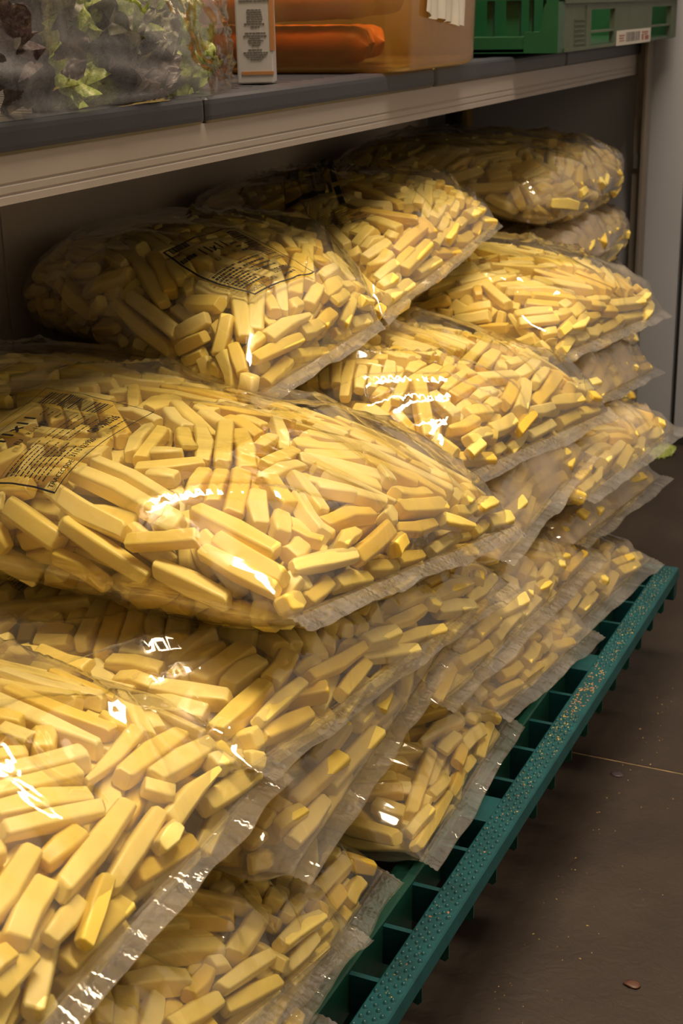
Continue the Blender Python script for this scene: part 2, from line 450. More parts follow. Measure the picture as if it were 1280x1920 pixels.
SGN = np.sign((STICK_N[0][:128]*STICK[0][S_LOOPS[:128]]*np.array([0, 1, 1])).sum())
STICK_N *= SGN
def set_normals(me, arr):
    at = me.attributes.new('custom_normal', 'FLOAT_VECTOR', 'CORNER'); at.data.foreach_set('vector', np.ascontiguousarray(arr, np.float32).ravel())
STICK_ME = []
for k in range(NVAR):
    me = mesh_np('potato_stick', STICK[k], _sf); me.materials.append(MAT['potato_one'])
    me.polygons.foreach_set('use_smooth', np.ones(len(me.polygons), bool)); set_normals(me, STICK_N[k]); STICK_ME.append(me)

def segdist(p, q, P, Q):
    """distance from segment pq to each segment P[i]Q[i]"""
    d1 = q-p; d2 = Q-P; r = p-P
    a = d1@d1; e = np.einsum('ij,ij->i', d2, d2); f = np.einsum('ij,ij->i', d2, r)
    c = r@d1; b = d2@d1
    den = a*e-b*b
    s = np.where(den > 1e-12, np.clip((b*f-c*e)/np.maximum(den, 1e-12), 0, 1), 0.0)
    t = (b*s+f)/e
    t2 = np.clip(t, 0, 1)
    s = np.clip((b*t2-c)/a, 0, 1)
    D = (p+np.outer(s, d1))-(P+d2*t2[:, None])
    return np.sqrt(np.einsum('ij,ij->i', D, D))

# ---------------------------------------------------------------- bags
NEXP = 2.4
class Bag:
    """pillow bag lying from its back end to a front seal; local x runs to the seal, y along it, z is thickness"""
    def __init__(s, fn, ff, back, wb, bt, bb, arch=0.03, sag=0.0, seed=0, sealed=True, side=(0, 1, 0), xmin=0.0):
        g = lambda p: on_x(p[0], p[1], p[2]) if abs(p[0]) > 20 else np.array(p, float)
        s.fn, s.ff = g(fn), g(ff); s.back = np.array(back, float)
        s.m = (s.fn+s.ff)/2; s.wf = np.linalg.norm(s.ff-s.fn)
        s.ctrl = (s.back+s.m)/2+np.array([0, 0, arch])
        t = np.linspace(0, 1, 60)[:, None]
        pts = (1-t)**2*s.back+2*t*(1-t)*s.ctrl+t*t*s.m
        s.L = np.linalg.norm(np.diff(pts, axis=0), axis=1).sum()
        s.sf = (s.ff-s.fn)/s.wf; s.sb = np.array(side, float); s.sb /= np.linalg.norm(s.sb)
        s.calm = None
        s.wb, s.bt, s.bb, s.seed, s.sealed, s.xmin = wb, bt, bb, seed, sealed, xmin
    def prof(s, x):
        u = np.clip(x/s.L, 0, 1)
        gb = np.clip(1-(1-np.clip(u/0.20, 0, 1))**2.2, 1e-4, 1)**0.5
        if s.sealed:
            gf = np.clip(1-(1-np.clip((1-u)/0.27, 0, 1))**2.2, 0, 1)**0.46
            af = s.wb/2+(s.wf/2-s.wb/2)*sstep((u-0.55)/0.45)
        else:
            gf = np.clip(1-(1-np.clip((1-u)/0.20, 0, 1))**2.2, 1e-4, 1)**0.5
            af = s.wb/2*np.clip(1-(1-np.clip((1-u)/0.14, 0, 1))**2.4, 1e-4, 1)**0.42
        a = af*np.clip(1-(1-np.clip(u/0.14, 0, 1))**2.4, 1e-4, 1)**0.42
        return a, np.maximum(s.bt*gb*gf, 6e-4), np.maximum(s.bb*gb*gf, 6e-4)
    def G(s, p):
        x, y, z = p[..., 0], p[..., 1], p[..., 2]
        a, bt, bb = s.prof(x)
        b = np.where(z > 0, bt, bb)
        g = (np.abs(y/a)**NEXP+np.abs(z/b)**NEXP)**(1/NEXP)
        return np.where((x < 0) | (x > s.L), 9.0, g)
    def depth(s, p):
        h = 4e-4; g0 = s.G(p)
        gr = np.stack([s.G(p+np.eye(3)[i]*h)-s.G(p-np.eye(3)[i]*h) for i in range(3)], -1)/(2*h)
        n = np.linalg.norm(gr, axis=-1)+1e-6
        return (1-g0)/n, gr/n[..., None]
    def warp(s, p):
        p = np.asarray(p, float); t = (p[..., 0]/s.L)[..., None]
        over = np.maximum(t-1, 0); tc = np.minimum(t, 1)
        c = (1-tc)**2*s.back+2*tc*(1-tc)*s.ctrl+tc*tc*s.m
        tan = 2*(1-tc)*(s.ctrl-s.back)+2*tc*(s.m-s.ctrl)
        tan = tan/np.linalg.norm(tan, axis=-1, keepdims=True)
        c = c+tan*over*s.L
        w = sstep((t-0.25)/0.75)
        sd = s.sb*(1-w)+s.sf*w; sd = sd/np.linalg.norm(sd, axis=-1, keepdims=True)
        nrm = np.cross(tan, sd); nrm = nrm/np.linalg.norm(nrm, axis=-1, keepdims=True)
        return c+sd*p[..., 1:2]+nrm*p[..., 2:3]
    def crease(s, x, y, ang):
        u = x/s.L
        near = 0.35+0.65*sstep((u-0.15)/0.6)
        q = y/(0.30+0.9*(1-np.clip(u, 0, 1)))+0.02*np.sin(u*9+s.seed)
        r1 = 1-np.abs(2*vnoise(q*15+3, u*1.6+ang*0.25, s.seed+1)-1)
        r2 = 1-np.abs(2*vnoise(x*13+y*7, y*11-x*4, s.seed+2)-1)
        r3 = 1-np.abs(2*vnoise(x*7-y*12+9, y*5+x*9, s.seed+4)-1)
        lo = vnoise(x*12, y*12+ang, s.seed+3)
        body = sstep(np.minimum(1-u, 0.05)/0.05)
        k = 1.0
        if s.calm is not None:      # film lies smooth where it is printed
            k = 1-np.exp(-(((x-s.calm[0])/s.calm[2])**2+((y-s.calm[1])/s.calm[2])**2)**2)
        return body*(0.0026+k*(0.0085*near*r1**5+0.0060*r2**8+0.0055*r3**8)+0.0035*lo*(0.3+0.7*k)+0.0012*(1-k))
    def top_point(s, x, y, lift=0.0):
        x = np.asarray(x, float); y = np.asarray(y, float)
        a, bt, bb = s.prof(x)
        ang = np.arccos(np.clip(np.sign(y)*np.abs(np.clip(y/a, -1, 1))**(NEXP/2), -1, 1))
        z = bt*np.clip(1-np.abs(np.clip(y/a, -1, 1))**NEXP, 0, 1)**(1/NEXP)
        e = s.crease(x, y, np.cos(ang))
        k = 1+e/np.sqrt((y*0.5)**2+z*z+1e-5)
        return s.warp(np.stack([x, y, z+e+lift], -1))
    def film(s, parent, mat, nx=110, nt=190):
        u = np.linspace(0, 1, nx); u = u+0.06*np.sin(2*np.pi*u)*0.5
        u = np.clip(u, 0.0005, 1)
        th = np.linspace(0, 2*np.pi, nt, endpoint=False)
        X, T = np.meshgrid(u*s.L, th, indexing='ij')
        a, bt, bb = s.prof(X)
        c, sn = np.cos(T), np.sin(T)
        y = a*np.sign(c)*np.abs(c)**(2/NEXP)
        z = np.where(sn > 0, bt, bb)*np.sign(sn)*np.abs(sn)**(2/NEXP)
        e = s.crease(X, y, c)
        nl = np.sqrt((y/a)**2*0.3+sn*sn+1e-6)
        y2 = y+e*0.7*np.sign(c)*np.abs(c)**2; z2 = z+e*sn*np.where(sn > 0, 1.0, 0.35)
        V = s.warp(np.stack([X, y2, z2], -1)).reshape(-1, 3)
        F = grid_faces(nx, nt, True)
        F.append(tuple(range(nt)))
        if not s.sealed: F.append(tuple((nx-1)*nt+j for j in range(nt-1, -1, -1)))
        me = mesh_fast('bag_film', V-s.base, np.concatenate([np.array(f) for f in F]), np.concatenate([[0], np.cumsum([len(f) for f in F])[:-1]]))
        return link_mesh('bag_film', me, mat, parent, True)
    def seal(s, parent, mat, width=0.0125):
        nx, ny = 9, 90
        x = np.linspace(-0.002, width, nx); y = np.linspace(-s.wf/2-0.001, s.wf/2+0.001, ny)
        X, Y = np.meshgrid(x, y, indexing='ij')
        wav = (vnoise(Y*38+7, X*0+1.5, s.seed+5)-0.5)*0.007+(vnoise(Y*120, X*30, s.seed+6)-0.5)*0.0016
        fade = np.clip((X+0.002)/width, 0, 1)
        Z = wav*fade + 0.0006*np.sin(X/width*math.pi*6)*np.clip(fade*4, 0, 1)
        edge = (vnoise(Y*30, Y*0, s.seed+8)-0.5)*0.003*fade
        V = s.warp(np.stack([s.L+X+edge, Y, Z-fade*fade*0.003], -1)).reshape(-1, 3)
        return link_mesh('seal_strip', mesh_np('seal_strip', V-s.base, grid_faces(nx, ny)), mat, parent, True)
    def find(s, px, py):
        X, Y = np.meshgrid(np.linspace(0.02, 0.98, 160)*s.L, np.linspace(-0.49, 0.49, 160)*s.wb, indexing='ij')
        for _ in range(3):
            P, _d = project(s.top_point(X, Y))
            k = np.argmin(((P-np.array([px, py]))**2).sum(-1)); i, j = np.unravel_index(k, X.shape)
            bx, by = X[i, j], Y[i, j]; dx = (X[1, 0]-X[0, 0])*2; dy = (Y[0, 1]-Y[0, 0])*2
            X, Y = np.meshgrid(np.linspace(bx-dx, bx+dx, 40), np.linspace(by-dy, by+dy, 40), indexing='ij')
        return bx, by
    def fill(s, ncand, w0=0.0121, layers=4):
        """pack sticks layer by layer under the skin: random seeds, then neighbours laid alongside them, then short pieces in the gaps"""
        rng = np.random.default_rng(s.seed+100)
        cap = 6000
        P = np.empty((cap, 3)); Q = np.empty((cap, 3)); C = np.empty((cap, 3)); Wd = np.empty(cap); m = 0
        REC = []
        def batch(p, nr, dr, lay, w, ln, tol, settle=True):
            """settle candidates at their depth, test and keep what fits"""
            nonlocal m
            tgt = (lay*0.90+0.45)*w+rng.uniform(0, 0.14, len(w))*w
            for _ in range(2 if settle else 0):
                d, nr = s.depth(p); p = p+nr*np.clip(d-tgt, -0.02, 0.02)[:, None]
            d, nr = s.depth(p)
            if not settle: nr = np.tile(np.array([[0.6, 0.0, 0.8]]), (len(w), 1))
            dr = dr-nr*np.einsum('ij,ij->i', dr, nr)[:, None]+nr*rng.normal(0, 0.07, len(w))[:, None]
            dr = dr/(np.linalg.norm(dr, axis=1, keepdims=True)+1e-9)
            e0 = p-dr*ln[:, None]/2; e1 = p+dr*ln[:, None]/2
            d0, _ = s.depth(e0); d1, _ = s.depth(e1)
            ok = (d > 0.25*w) & (d0 > 0.08*w) & (d1 > 0.08*w) & (p[:, 0] > s.xmin)
            W0, W1 = s.warp(e0), s.warp(e1); Wn = s.warp(p+nr*0.01)-s.warp(p); Wn /= np.linalg.norm(Wn, axis=1, keepdims=True)+1e-9
            ctr = (W0+W1)/2; vd = CAM-ctr; vd /= np.linalg.norm(vd, axis=1, keepdims=True)
            face = np.einsum('ij,ij->i', Wn, vd); ok &= face > -0.15
            pj, dz = project(ctr)
            ok &= (pj[:, 0] > -400) & (pj[:, 0] < 1500) & (pj[:, 1] < 2350)
            half = np.maximum(ln/2-0.40*w, 0.003)
            A0 = p-dr*half[:, None]; A1 = p+dr*half[:, None]
            keep = []
            for i in np.nonzero(ok)[0]:
                if m >= cap: break
                if m:
                    near = np.nonzero(np.abs(C[:m]-p[i]).max(1) < 0.09)[0]
                    if len(near):
                        dd = segdist(A0[i], A1[i], P[near], Q[near])
                        if (dd < tol*(w[i]+Wd[near])/2).any(): continue
                P[m], Q[m], C[m], Wd[m] = A0[i], A1[i], p[i], w[i]; m += 1
                keep.append(i)
            k = np.array(keep, int)
            if len(k):
                REC.append(dict(e0=W0[k], e1=W1[k], n=Wn[k], w=w[k], lay=np.full(len(k), lay), face=face[k], px=pj[k], dz=dz[k], ln=ln[k]))
            return p[k], nr[k], dr[k], w[k], ln[k]
        def skin(n):
            n0 = n; n = n*5
            x = rng.uniform(max(s.xmin, 0.0), s.L-0.004, n)
            fr_ = rng.random(n) < (0.30 if s.sealed else 0.12)
            x = np.where(fr_, s.L-0.004-0.055*rng.random(n)**1.6, x)
            a, bt, bb = s.prof(x)
            th = rng.uniform(-1.1, math.pi+1.1, n); yy = rng.uniform(-1, 1, n); flat = rng.random(n) < 0.6
            c = np.where(flat, yy, np.sign(np.cos(th))*np.abs(np.cos(th))**(2/NEXP))
            sn = np.where(flat, np.clip(1-np.abs(yy)**NEXP, 0, 1)**(1/NEXP), np.sign(np.sin(th))*np.abs(np.sin(th))**(2/NEXP))
            p = np.stack([x, a*c, np.where(sn > 0, bt, bb)*sn], -1)*np.array([1, 0.98, 0.98])
            pj, _ = project(s.warp(p))
            vis = np.nonzero((pj[:, 0] > -380) & (pj[:, 0] < 1480) & (pj[:, 1] < 2330))[0][:n0]
            p = p[vis]; n = len(vis)
            _, nr = s.depth(p)
            ph = rng.uniform(0, 2*math.pi, n)
            ph = np.where((s.L-p[:, 0] < 0.035) & (rng.random(n) < 0.75), math.pi/2+rng.normal(0, 0.35, n), ph)
            t1 = np.cross(nr, np.array([0.0, 1.0, 0.0])); t1 /= np.linalg.norm(t1, axis=1, keepdims=True)+1e-9
            return p, nr, t1*np.cos(ph)[:, None]+np.cross(nr, t1)*np.sin(ph)[:, None]
        widths = lambda n: rng.uniform(0.80, 1.13, n)*w0
        def grow(cur, lay, tol, rounds):
            for rnd in range(rounds):
                cp, cn, cd, cw_, cl_ = cur; k = len(cw_)
                if k == 0: break
                sd = np.cross(cn, cd)
                NP, ND, NW_, NLn = [], [], [], []
                for sgn in (1, -1):
                    for rep in range(2):
                        w = widths(k); ln = np.clip(cl_*rng.uniform(0.65, 1.2, k), 0.024, 0.095)
                        NP.append(cp+sd*(sgn*(cw_+w)/2*0.98)[:, None]+cd*rng.normal(0, 0.007+0.012*rep, k)[:, None]); ND.append(cd+sd*rng.normal(0, 0.09+0.1*rep, k)[:, None]); NW_.append(w); NLn.append(ln)
                    w = widths(k); ln = np.clip(rng.normal(0.054, 0.016, k), 0.024, 0.09)
                    NP.append(cp+cd*(sgn*(cl_+ln)/2)[:, None]); ND.append(cd+sd*rng.normal(0, 0.5, k)[:, None]); NW_.append(w); NLn.append(ln)
                cur = batch(np.concatenate(NP), None, np.concatenate(ND), lay, np.concatenate(NW_), np.concatenate(NLn), tol)
        if s.sealed:        # sticks lying along the seal, in its wedge
            for off, zf in ((0.0085, 0.1), (0.0095, -0.55), (0.013, 0.62), (0.015, 0.0)):
                n = 90
                x = np.full(n, s.L-off); a, bt, bb = s.prof(x)
                p = np.stack([x, rng.uniform(-0.93, 0.93, n)*a, np.where(zf > 0, bt, bb)*zf], -1)
                dr = np.tile(np.array([[0.0, 1.0, 0.0]]), (n, 1))+rng.normal(0, 0.16, (n, 3))*np.array([1, 0, 0.5])
                batch(p, None, dr, 0, widths(n)*0.92, np.clip(rng.normal(0.050, 0.014, n), 0.022, 0.085), 0.72, settle=False)
        for lay in range(layers):
            tol = 0.82 if lay == 0 else 0.74
            for ps in range(5 if lay == 0 else 3):
                n = max(8, int(ncand*(0.006 if ps == 0 else 0.016)))
                p, nr, dr = skin(n); n = len(p)
                cur = batch(p, nr, dr, lay, widths(n), np.clip(rng.normal(0.064, 0.015, n), 0.030, 0.095), tol)
                grow(cur, lay, tol, 4)
            for mu in ((0.055, 0.044, 0.034, 0.026, 0.019) if lay == 0 else (0.05, 0.034)):
                p, nr, dr = skin(int(ncand*0.16)); n = len(p)
                batch(p, nr, dr, lay, widths(n)*0.94, np.clip(rng.normal(mu, 0.006, n), 0.015, 0.09), tol-0.05)
        R = {k: np.concatenate([r[k] for r in REC]) for k in REC[0]}
        n = len(R['w'])
        R.update(var=rng.integers(0, NVAR, n), roll=rng.normal(0, 0.12, n)+rng.integers(0, 4, n)*math.pi/2, tint=rng.random(n))
        return R
    def core(s):
        """packed sticks deeper inside, as one closed lump under the outer layers"""
        nx, nt = 20, 24
        u = np.linspace(0.06, 0.86, nx); th = np.linspace(0, 2*np.pi, nt, endpoint=False)
        X, T = np.meshgrid(u*s.L, th, indexing='ij')
        a, bt, bb = s.prof(X)
        c, sn = np.cos(T), np.sin(T)
        y = np.maximum(a-0.030, 0.01)*np.sign(c)*np.abs(c)**(2/NEXP)
        z = np.where(sn > 0, np.maximum(bt-0.027, 0.001), np.maximum(bb-0.006, 0.001))*np.sign(sn)*np.abs(sn)**(2/NEXP)
        return s.warp(np.stack([X, y, z], -1)).reshape(-1, 3), grid_faces(nx, nt, True)+[tuple(range(nt)), tuple((nx-1)*nt+j for j in range(nt-1, -1, -1))]

BAGS = []
def bag(key, label, **kw): BAGS.append((key, label, kw))
G_BAG = 'clear bags of cut potato sticks'
bag('A1', 'large clear bag of potato sticks at the bottom left corner, nearest to the viewer', fn=(-0.035, 0.235, 0.262), ff=(510, 1440, -0.05), back=(-0.49, 0.40, 0.225), wb=0.34, bt=0.055, bb=0.045, arch=0.035, seed=10)
bag('A2', 'bag of potato sticks under the nearest bag, its seal corner above the pallet rail', fn=(-0.03, 0.31, 0.205), ff=(662, 1738, -0.040), back=(-0.47, 0.46, 0.155), wb=0.33, bt=0.040, bb=0.038, arch=0.02, seed=20, xmin=0.2)
bag('A3', 'lowest bag of potato sticks at the bottom edge, lying on the teal pallet', fn=(-0.03, 0.27, 0.125), ff=(598, 1903, -0.036), back=(-0.45, 0.42, 0.122), wb=0.30, bt=0.022, bb=0.02, arch=0.0, seed=30, xmin=0.25)
bag('B1', 'big bright bag of potato sticks marked 11x11 in the middle of the pile', fn=(545, 1160, -0.045), ff=(965, 985, -0.045), back=(-0.51, 0.775, 0.318), wb=0.325, bt=0.055, bb=0.047, arch=0.035, seed=40)
bag('B2', 'bag of potato sticks squeezed directly under the big 11x11 bag', fn=(470, 1440, -0.045), ff=(955, 1092, -0.05), back=(-0.505, 0.69, 0.232), wb=0.34, bt=0.045, bb=0.040, arch=0.012, seed=50)
bag('B3', 'third bag down below the 11x11 bag, its seal hanging down steeply', fn=(545, 1640, -0.04), ff=(860, 1170, -0.06), back=(-0.50, 0.70, 0.172), wb=0.30, bt=0.035, bb=0.030, arch=0.012, seed=60, xmin=0.25)
bag('B4', 'bag with a crinkled shiny seal touching the pallet rail, below the 11x11 bag', fn=(792, 1615, -0.034), ff=(956, 1345, -0.042), back=(-0.46, 0.815, 0.135), wb=0.24, bt=0.037, bb=0.028, arch=0.02, seed=70, xmin=0.25)
bag('B5', 'small visible corner of a bag between the pallet rail and the hanging seal', fn=(-0.04, 0.50, 0.118), ff=(720, 1632, -0.05), back=(-0.45, 0.60, 0.13), wb=0.24, bt=0.030, bb=0.026, arch=0.008, seed=80, xmin=0.25)
bag('C1', 'plump glossy bag of potato sticks just behind the big 11x11 bag', fn=(870, 890, -0.085), ff=(1140, 770, -0.06), back=(-0.505, 1.12, 0.285), wb=0.31, bt=0.058, bb=0.045, arch=0.04, seed=90)
bag('C2', 'hazy bag of potato sticks under the plump glossy bag behind the 11x11 bag', fn=(935, 1050, -0.062), ff=(1100, 850, -0.06), back=(-0.50, 1.04, 0.225), wb=0.29, bt=0.038, bb=0.036, arch=0.012, seed=100, xmin=0.28)
bag('C3', 'bag with a long straight pale seal pointing down to the left, beside the pallet', fn=(820, 1320, -0.045), ff=(1112, 1045, -0.045), back=(-0.50, 0.96, 0.175), wb=0.30, bt=0.036, bb=0.032, arch=0.010, seed=110, xmin=0.26)
bag('C4', 'bag with an upturned shiny corner lying on the middle of the pallet rail', fn=(928, 1335, -0.042), ff=(1112, 1182, -0.028), back=(-0.48, 1.01, 0.132), wb=0.25, bt=0.030, bb=0.026, arch=0.008, seed=120, xmin=0.28)
bag('D1', 'brightly lit bag of potato sticks on top of the far front stack', fn=(1050, 665, -0.10), ff=(1245, 582, -0.07), back=(-0.505, 1.41, 0.315), wb=0.30, bt=0.052, bb=0.045, arch=0.035, seed=130)
bag('D2', 'hazy bag right under the brightly lit bag of the far stack', fn=(1110, 750, -0.08), ff=(1230, 690, -0.07), back=(-0.50, 1.34, 0.255), wb=0.27, bt=0.034, bb=0.034, arch=0.01, seed=140, xmin=0.28)
bag('D3', 'bag in the far stack with a wide clear seal ear near the end wall', fn=(1090, 935, -0.05), ff=(1268, 800, -0.03), back=(-0.48, 1.29, 0.205), wb=0.28, bt=0.034, bb=0.032, arch=0.012, seed=150, xmin=0.26)
bag('D4', 'bag in the far stack below the one with the wide seal ear', fn=(1075, 1020, -0.055), ff=(1240, 892, -0.04), back=(-0.48, 1.24, 0.160), wb=0.28, bt=0.030, bb=0.028, arch=0.008, seed=160, xmin=0.28)
bag('D5', 'lowest bag of the far stack, resting on the far end of the pallet', fn=(-0.045, 1.03, 0.125), ff=(1222, 1046, -0.024), back=(-0.47, 1.17, 0.125), wb=0.24, bt=0.028, bb=0.022, arch=0.006, seed=170, xmin=0.28)
bag('E1', 'shaded bag with black print, on the back row at left under the shelf', fn=(470, 750, -0.20), ff=(710, 600, -0.20), back=(-0.515, 1.15, 0.370), wb=0.26, bt=0.056, bb=0.045, arch=0.045, seed=180, side=(0.35, 1, 0))
bag('E2', 'shaded bag behind the printed back row bag, its seal tip pointing to the far end', fn=(715, 590, -0.20), ff=(930, 415, -0.20), back=(-0.515, 1.42, 0.395), wb=0.28, bt=0.050, bb=0.035, arch=0.02, seed=190, side=(0.2, 1, 0))
bag('F1', 'topmost bag of the stack in the far corner under the shelf', fn=(-0.195, 1.53, 0.40), ff=(-0.195, 1.86, 0.40), back=(-0.505, 1.70, 0.415), wb=0.34, bt=0.045, bb=0.035, arch=0.02, seed=200, sealed=False)
bag('F2', 'second bag from the top of the stack in the far corner', fn=(-0.185, 1.53, 0.335), ff=(-0.185, 1.87, 0.335), back=(-0.505, 1.70, 0.340), wb=0.34, bt=0.038, bb=0.036, arch=0.0, seed=210, sealed=False, xmin=0.12)
bag('F3', 'third bag from the top of the stack in the far corner', fn=(-0.18, 1.53, 0.265), ff=(-0.18, 1.88, 0.265), back=(-0.505, 1.70, 0.265), wb=0.34, bt=0.036, bb=0.036, arch=0.0, seed=220, sealed=False, xmin=0.2)
bag('F4', 'fourth bag from the top of the far corner stack, beside the end wall', fn=(-0.17, 1.53, 0.192), ff=(-0.17, 1.89, 0.192), back=(-0.505, 1.70, 0.192), wb=0.34, bt=0.036, bb=0.036, arch=0.0, seed=230, sealed=False, xmin=0.2)
bag('F5', 'bag near the floor in the far corner stack', fn=(-0.17, 1.53, 0.119), ff=(-0.17, 1.89, 0.119), back=(-0.505, 1.70, 0.119), wb=0.34, bt=0.036, bb=0.036, arch=0.0, seed=240, sealed=False, xmin=0.25)
bag('F6', 'bottom bag of the far corner stack, lying on the floor', fn=(-0.17, 1.53, 0.042), ff=(-0.17, 1.89, 0.042), back=(-0.505, 1.70, 0.042), wb=0.34, bt=0.040, bb=0.040, arch=0.0, seed=250, sealed=False, xmin=0.3)

CALM = {'B1': (130, 825), 'E1': (450, 490), 'E2': (660, 400)}
OBJ = {}
ALL = []
coreV = []; coreF = []; nco = 0
for key, label, kw in BAGS:
    b = Bag(**kw)
    if key in CALM: b.calm = (*b.find(*CALM[key]), 0.095)
    base = (b.back+b.m)/2
    b.base = np.array([base[0], base[1], base[2]-b.bb])
    root = empty('potato_bag', tuple(b.base)); tag(root, label, 'bag', G_BAG)
    b.film(root, MAT['film_milky' if key in ('C2', 'D2', 'D4', 'F2', 'F3', 'F4', 'F5', 'F6') else 'film_hazy' if key in ('B3', 'C3', 'C4', 'D3', 'D5', 'F1') else 'film'])
    if b.sealed: b.seal(root, MAT['seal'])
    fr = b.fill({'A1': 10000, 'B1': 8500, 'B2': 7000, 'C1': 7000, 'E1': 6500, 'D1': 6500, 'F5': 500, 'F6': 300}.get(key, 4500))
    fr['key'] = [key]*len(fr['w']); ALL.append(fr); OBJ[key] = (b, root)
    cv, cf = b.core(); coreV.append(cv); coreF.extend([tuple(i+nco for i in f) for f in cf]); nco += len(cv)

S = {k: np.concatenate([a[k] for a in ALL]) for k in ALL[0] if k != 'key'}
KEY = np.array(sum((a['key'] for a in ALL), []))
ax = S['e1']-S['e0']; LEN = np.linalg.norm(ax, axis=1); ax /= LEN[:, None]
nn = S['n']-ax*np.einsum('ij,ij->i', S['n'], ax)[:, None]; nn /= np.linalg.norm(nn, axis=1, keepdims=True)
bb_ = np.cross(nn, ax)
cr, sr = np.cos(S['roll'])[:, None], np.sin(S['roll'])[:, None]
yv = bb_*cr+nn*sr; zv = -bb_*sr+nn*cr
CT = (S['e0']+S['e1'])/2
# which 300 show largest: outer layer, facing the camera, inside the frame, and not behind another bag
GX, GY = 1280//8, 1920//8
zb = np.full((GX, GY), 9.0); ib = np.full((GX, GY), -1)
for bi, (key, (b, root)) in enumerate(OBJ.items()):
    me_ = [c for c in root.children if c.name.startswith('bag_film')][0].data
    co = np.empty(len(me_.vertices)*3, np.float32); me_.vertices.foreach_get('co', co)
    pj, dz = project(co.reshape(-1, 3)+b.base)
    gx = (pj[:, 0]//8).astype(int); gy = (pj[:, 1]//8).astype(int)
    k_ = (gx >= 0) & (gx < GX) & (gy >= 0) & (gy < GY)
    for x_, y_, d_ in zip(gx[k_], gy[k_], dz[k_]):
        if d_ < zb[x_, y_]: zb[x_, y_] = d_; ib[x_, y_] = bi
KI = np.array([list(OBJ).index(k) for k in KEY])
gx = np.clip(S['px'][:, 0]//8, 0, GX-1).astype(int); gy = np.clip(S['px'][:, 1]//8, 0, GY-1).astype(int)
inside = (S['px'][:, 0] > 12) & (S['px'][:, 0] < 1260) & (S['px'][:, 1] < 1900) & (S['lay'] == 0) & (ib[gx, gy] == KI)
score = np.where(inside, LEN*S['w']/S['dz']**2*np.clip(S['face'], 0.05, 1), 0)
order = np.argsort(-score)[:300]
single = np.zeros(len(LEN), bool); single[order] = True
SN = {'A1': 'nearest bag at the bottom left', 'A2': 'bag under the nearest bag', 'A3': 'lowest bag at the bottom edge', 'B1': 'big bag marked 11x11', 'B2': 'bag directly under the 11x11 bag',
      'B3': 'third bag down below the 11x11 bag', 'B4': 'bag with the crinkled shiny seal on the pallet', 'B5': 'bag whose corner shows by the pallet rail', 'C1': 'plump glossy bag behind the 11x11 bag',
      'C2': 'hazy bag under the plump glossy bag', 'C3': 'bag with the long straight pale seal', 'C4': 'bag with the upturned shiny corner', 'D1': 'brightly lit bag on the far stack',
      'D2': 'hazy bag under the brightly lit far bag', 'D3': 'far bag with the wide seal ear', 'D4': 'far bag below the wide seal ear', 'D5': 'lowest bag of the far stack',
      'E1': 'shaded printed bag under the shelf', 'E2': 'shaded bag with the pointed seal tip', 'F1': 'topmost bag in the far corner'}
SL = {k: 'raw potato stick inside the '+SN.get(k, 'far corner stack') for k in OBJ}
for i in order:
    o = bpy.data.objects.new('potato_stick', STICK_ME[S['var'][i]]); COL.objects.link(o)
    m = Matrix.Identity(4)
    for r in range(3):
        m[r][0] = ax[i, r]*LEN[i]; m[r][1] = yv[i, r]*S['w'][i]; m[r][2] = zv[i, r]*S['w'][i]; m[r][3] = CT[i, r]
    o.matrix_world = m
    k = KEY[i]
    tag(o, SL[k], 'potato stick', SL[k].replace('stick inside', 'sticks inside'))
rest = np.nonzero(~single)[0]
Vv = STICK[S['var'][rest]]
VW = CT[rest][:, None, :]+ax[rest][:, None, :]*(Vv[..., 0:1]*LEN[rest][:, None, None])+yv[rest][:, None, :]*(Vv[..., 1:2]*S['w'][rest][:, None, None])+zv[rest][:, None, :]*(Vv[..., 2:3]*S['w'][rest][:, None, None])
nr_ = len(rest)
loops = (S_LOOPS[None, :]+np.arange(nr_)[:, None]*40).ravel()
sizes = np.tile(S_SIZES, nr_)
cv = np.concatenate(coreV)
cl = np.concatenate([np.array(f) for f in coreF])+nr_*40; cs = np.array([len(f) for f in coreF])
loops = np.concatenate([loops, cl]); sizes = np.concatenate([sizes, cs])
starts = np.concatenate([[0], np.cumsum(sizes)[:-1]])
me = mesh_fast('potato_sticks', np.concatenate([VW.reshape(-1, 3), cv]), loops, starts)
at = me.attributes.new('tint', 'FLOAT', 'POINT')
at.data.foreach_set('value', np.concatenate([np.repeat(S['tint'][rest], 40), np.full(len(cv), 0.1)]).astype(np.float32))
NL = STICK_N[S['var'][rest]]
NW = ax[rest][:, None, :]*(NL[..., 0:1]/LEN[rest][:, None, None])+yv[rest][:, None, :]*(NL[..., 1:2]/S['w'][rest][:, None, None])+zv[rest][:, None, :]*(NL[..., 2:3]/S['w'][rest][:, None, None])
NW /= np.linalg.norm(NW, axis=-1, keepdims=True)+1e-9
if len(me.loops) == len(loops):
    me.polygons.foreach_set('use_smooth', np.ones(len(me.polygons), bool))
    cvn = cv-np.concatenate([np.repeat(c.mean(0)[None], len(c), 0) for c in coreV]); cvn /= np.linalg.norm(cvn, axis=1, keepdims=True)
    set_normals(me, np.concatenate([NW.reshape(-1, 3), cvn[cl-nr_*40]]))
o = link_mesh('potato_sticks', me, MAT['potato'], None)
tag(o, 'many raw yellow potato sticks packed deeper in the clear bags', 'potato sticks', kind='stuff')

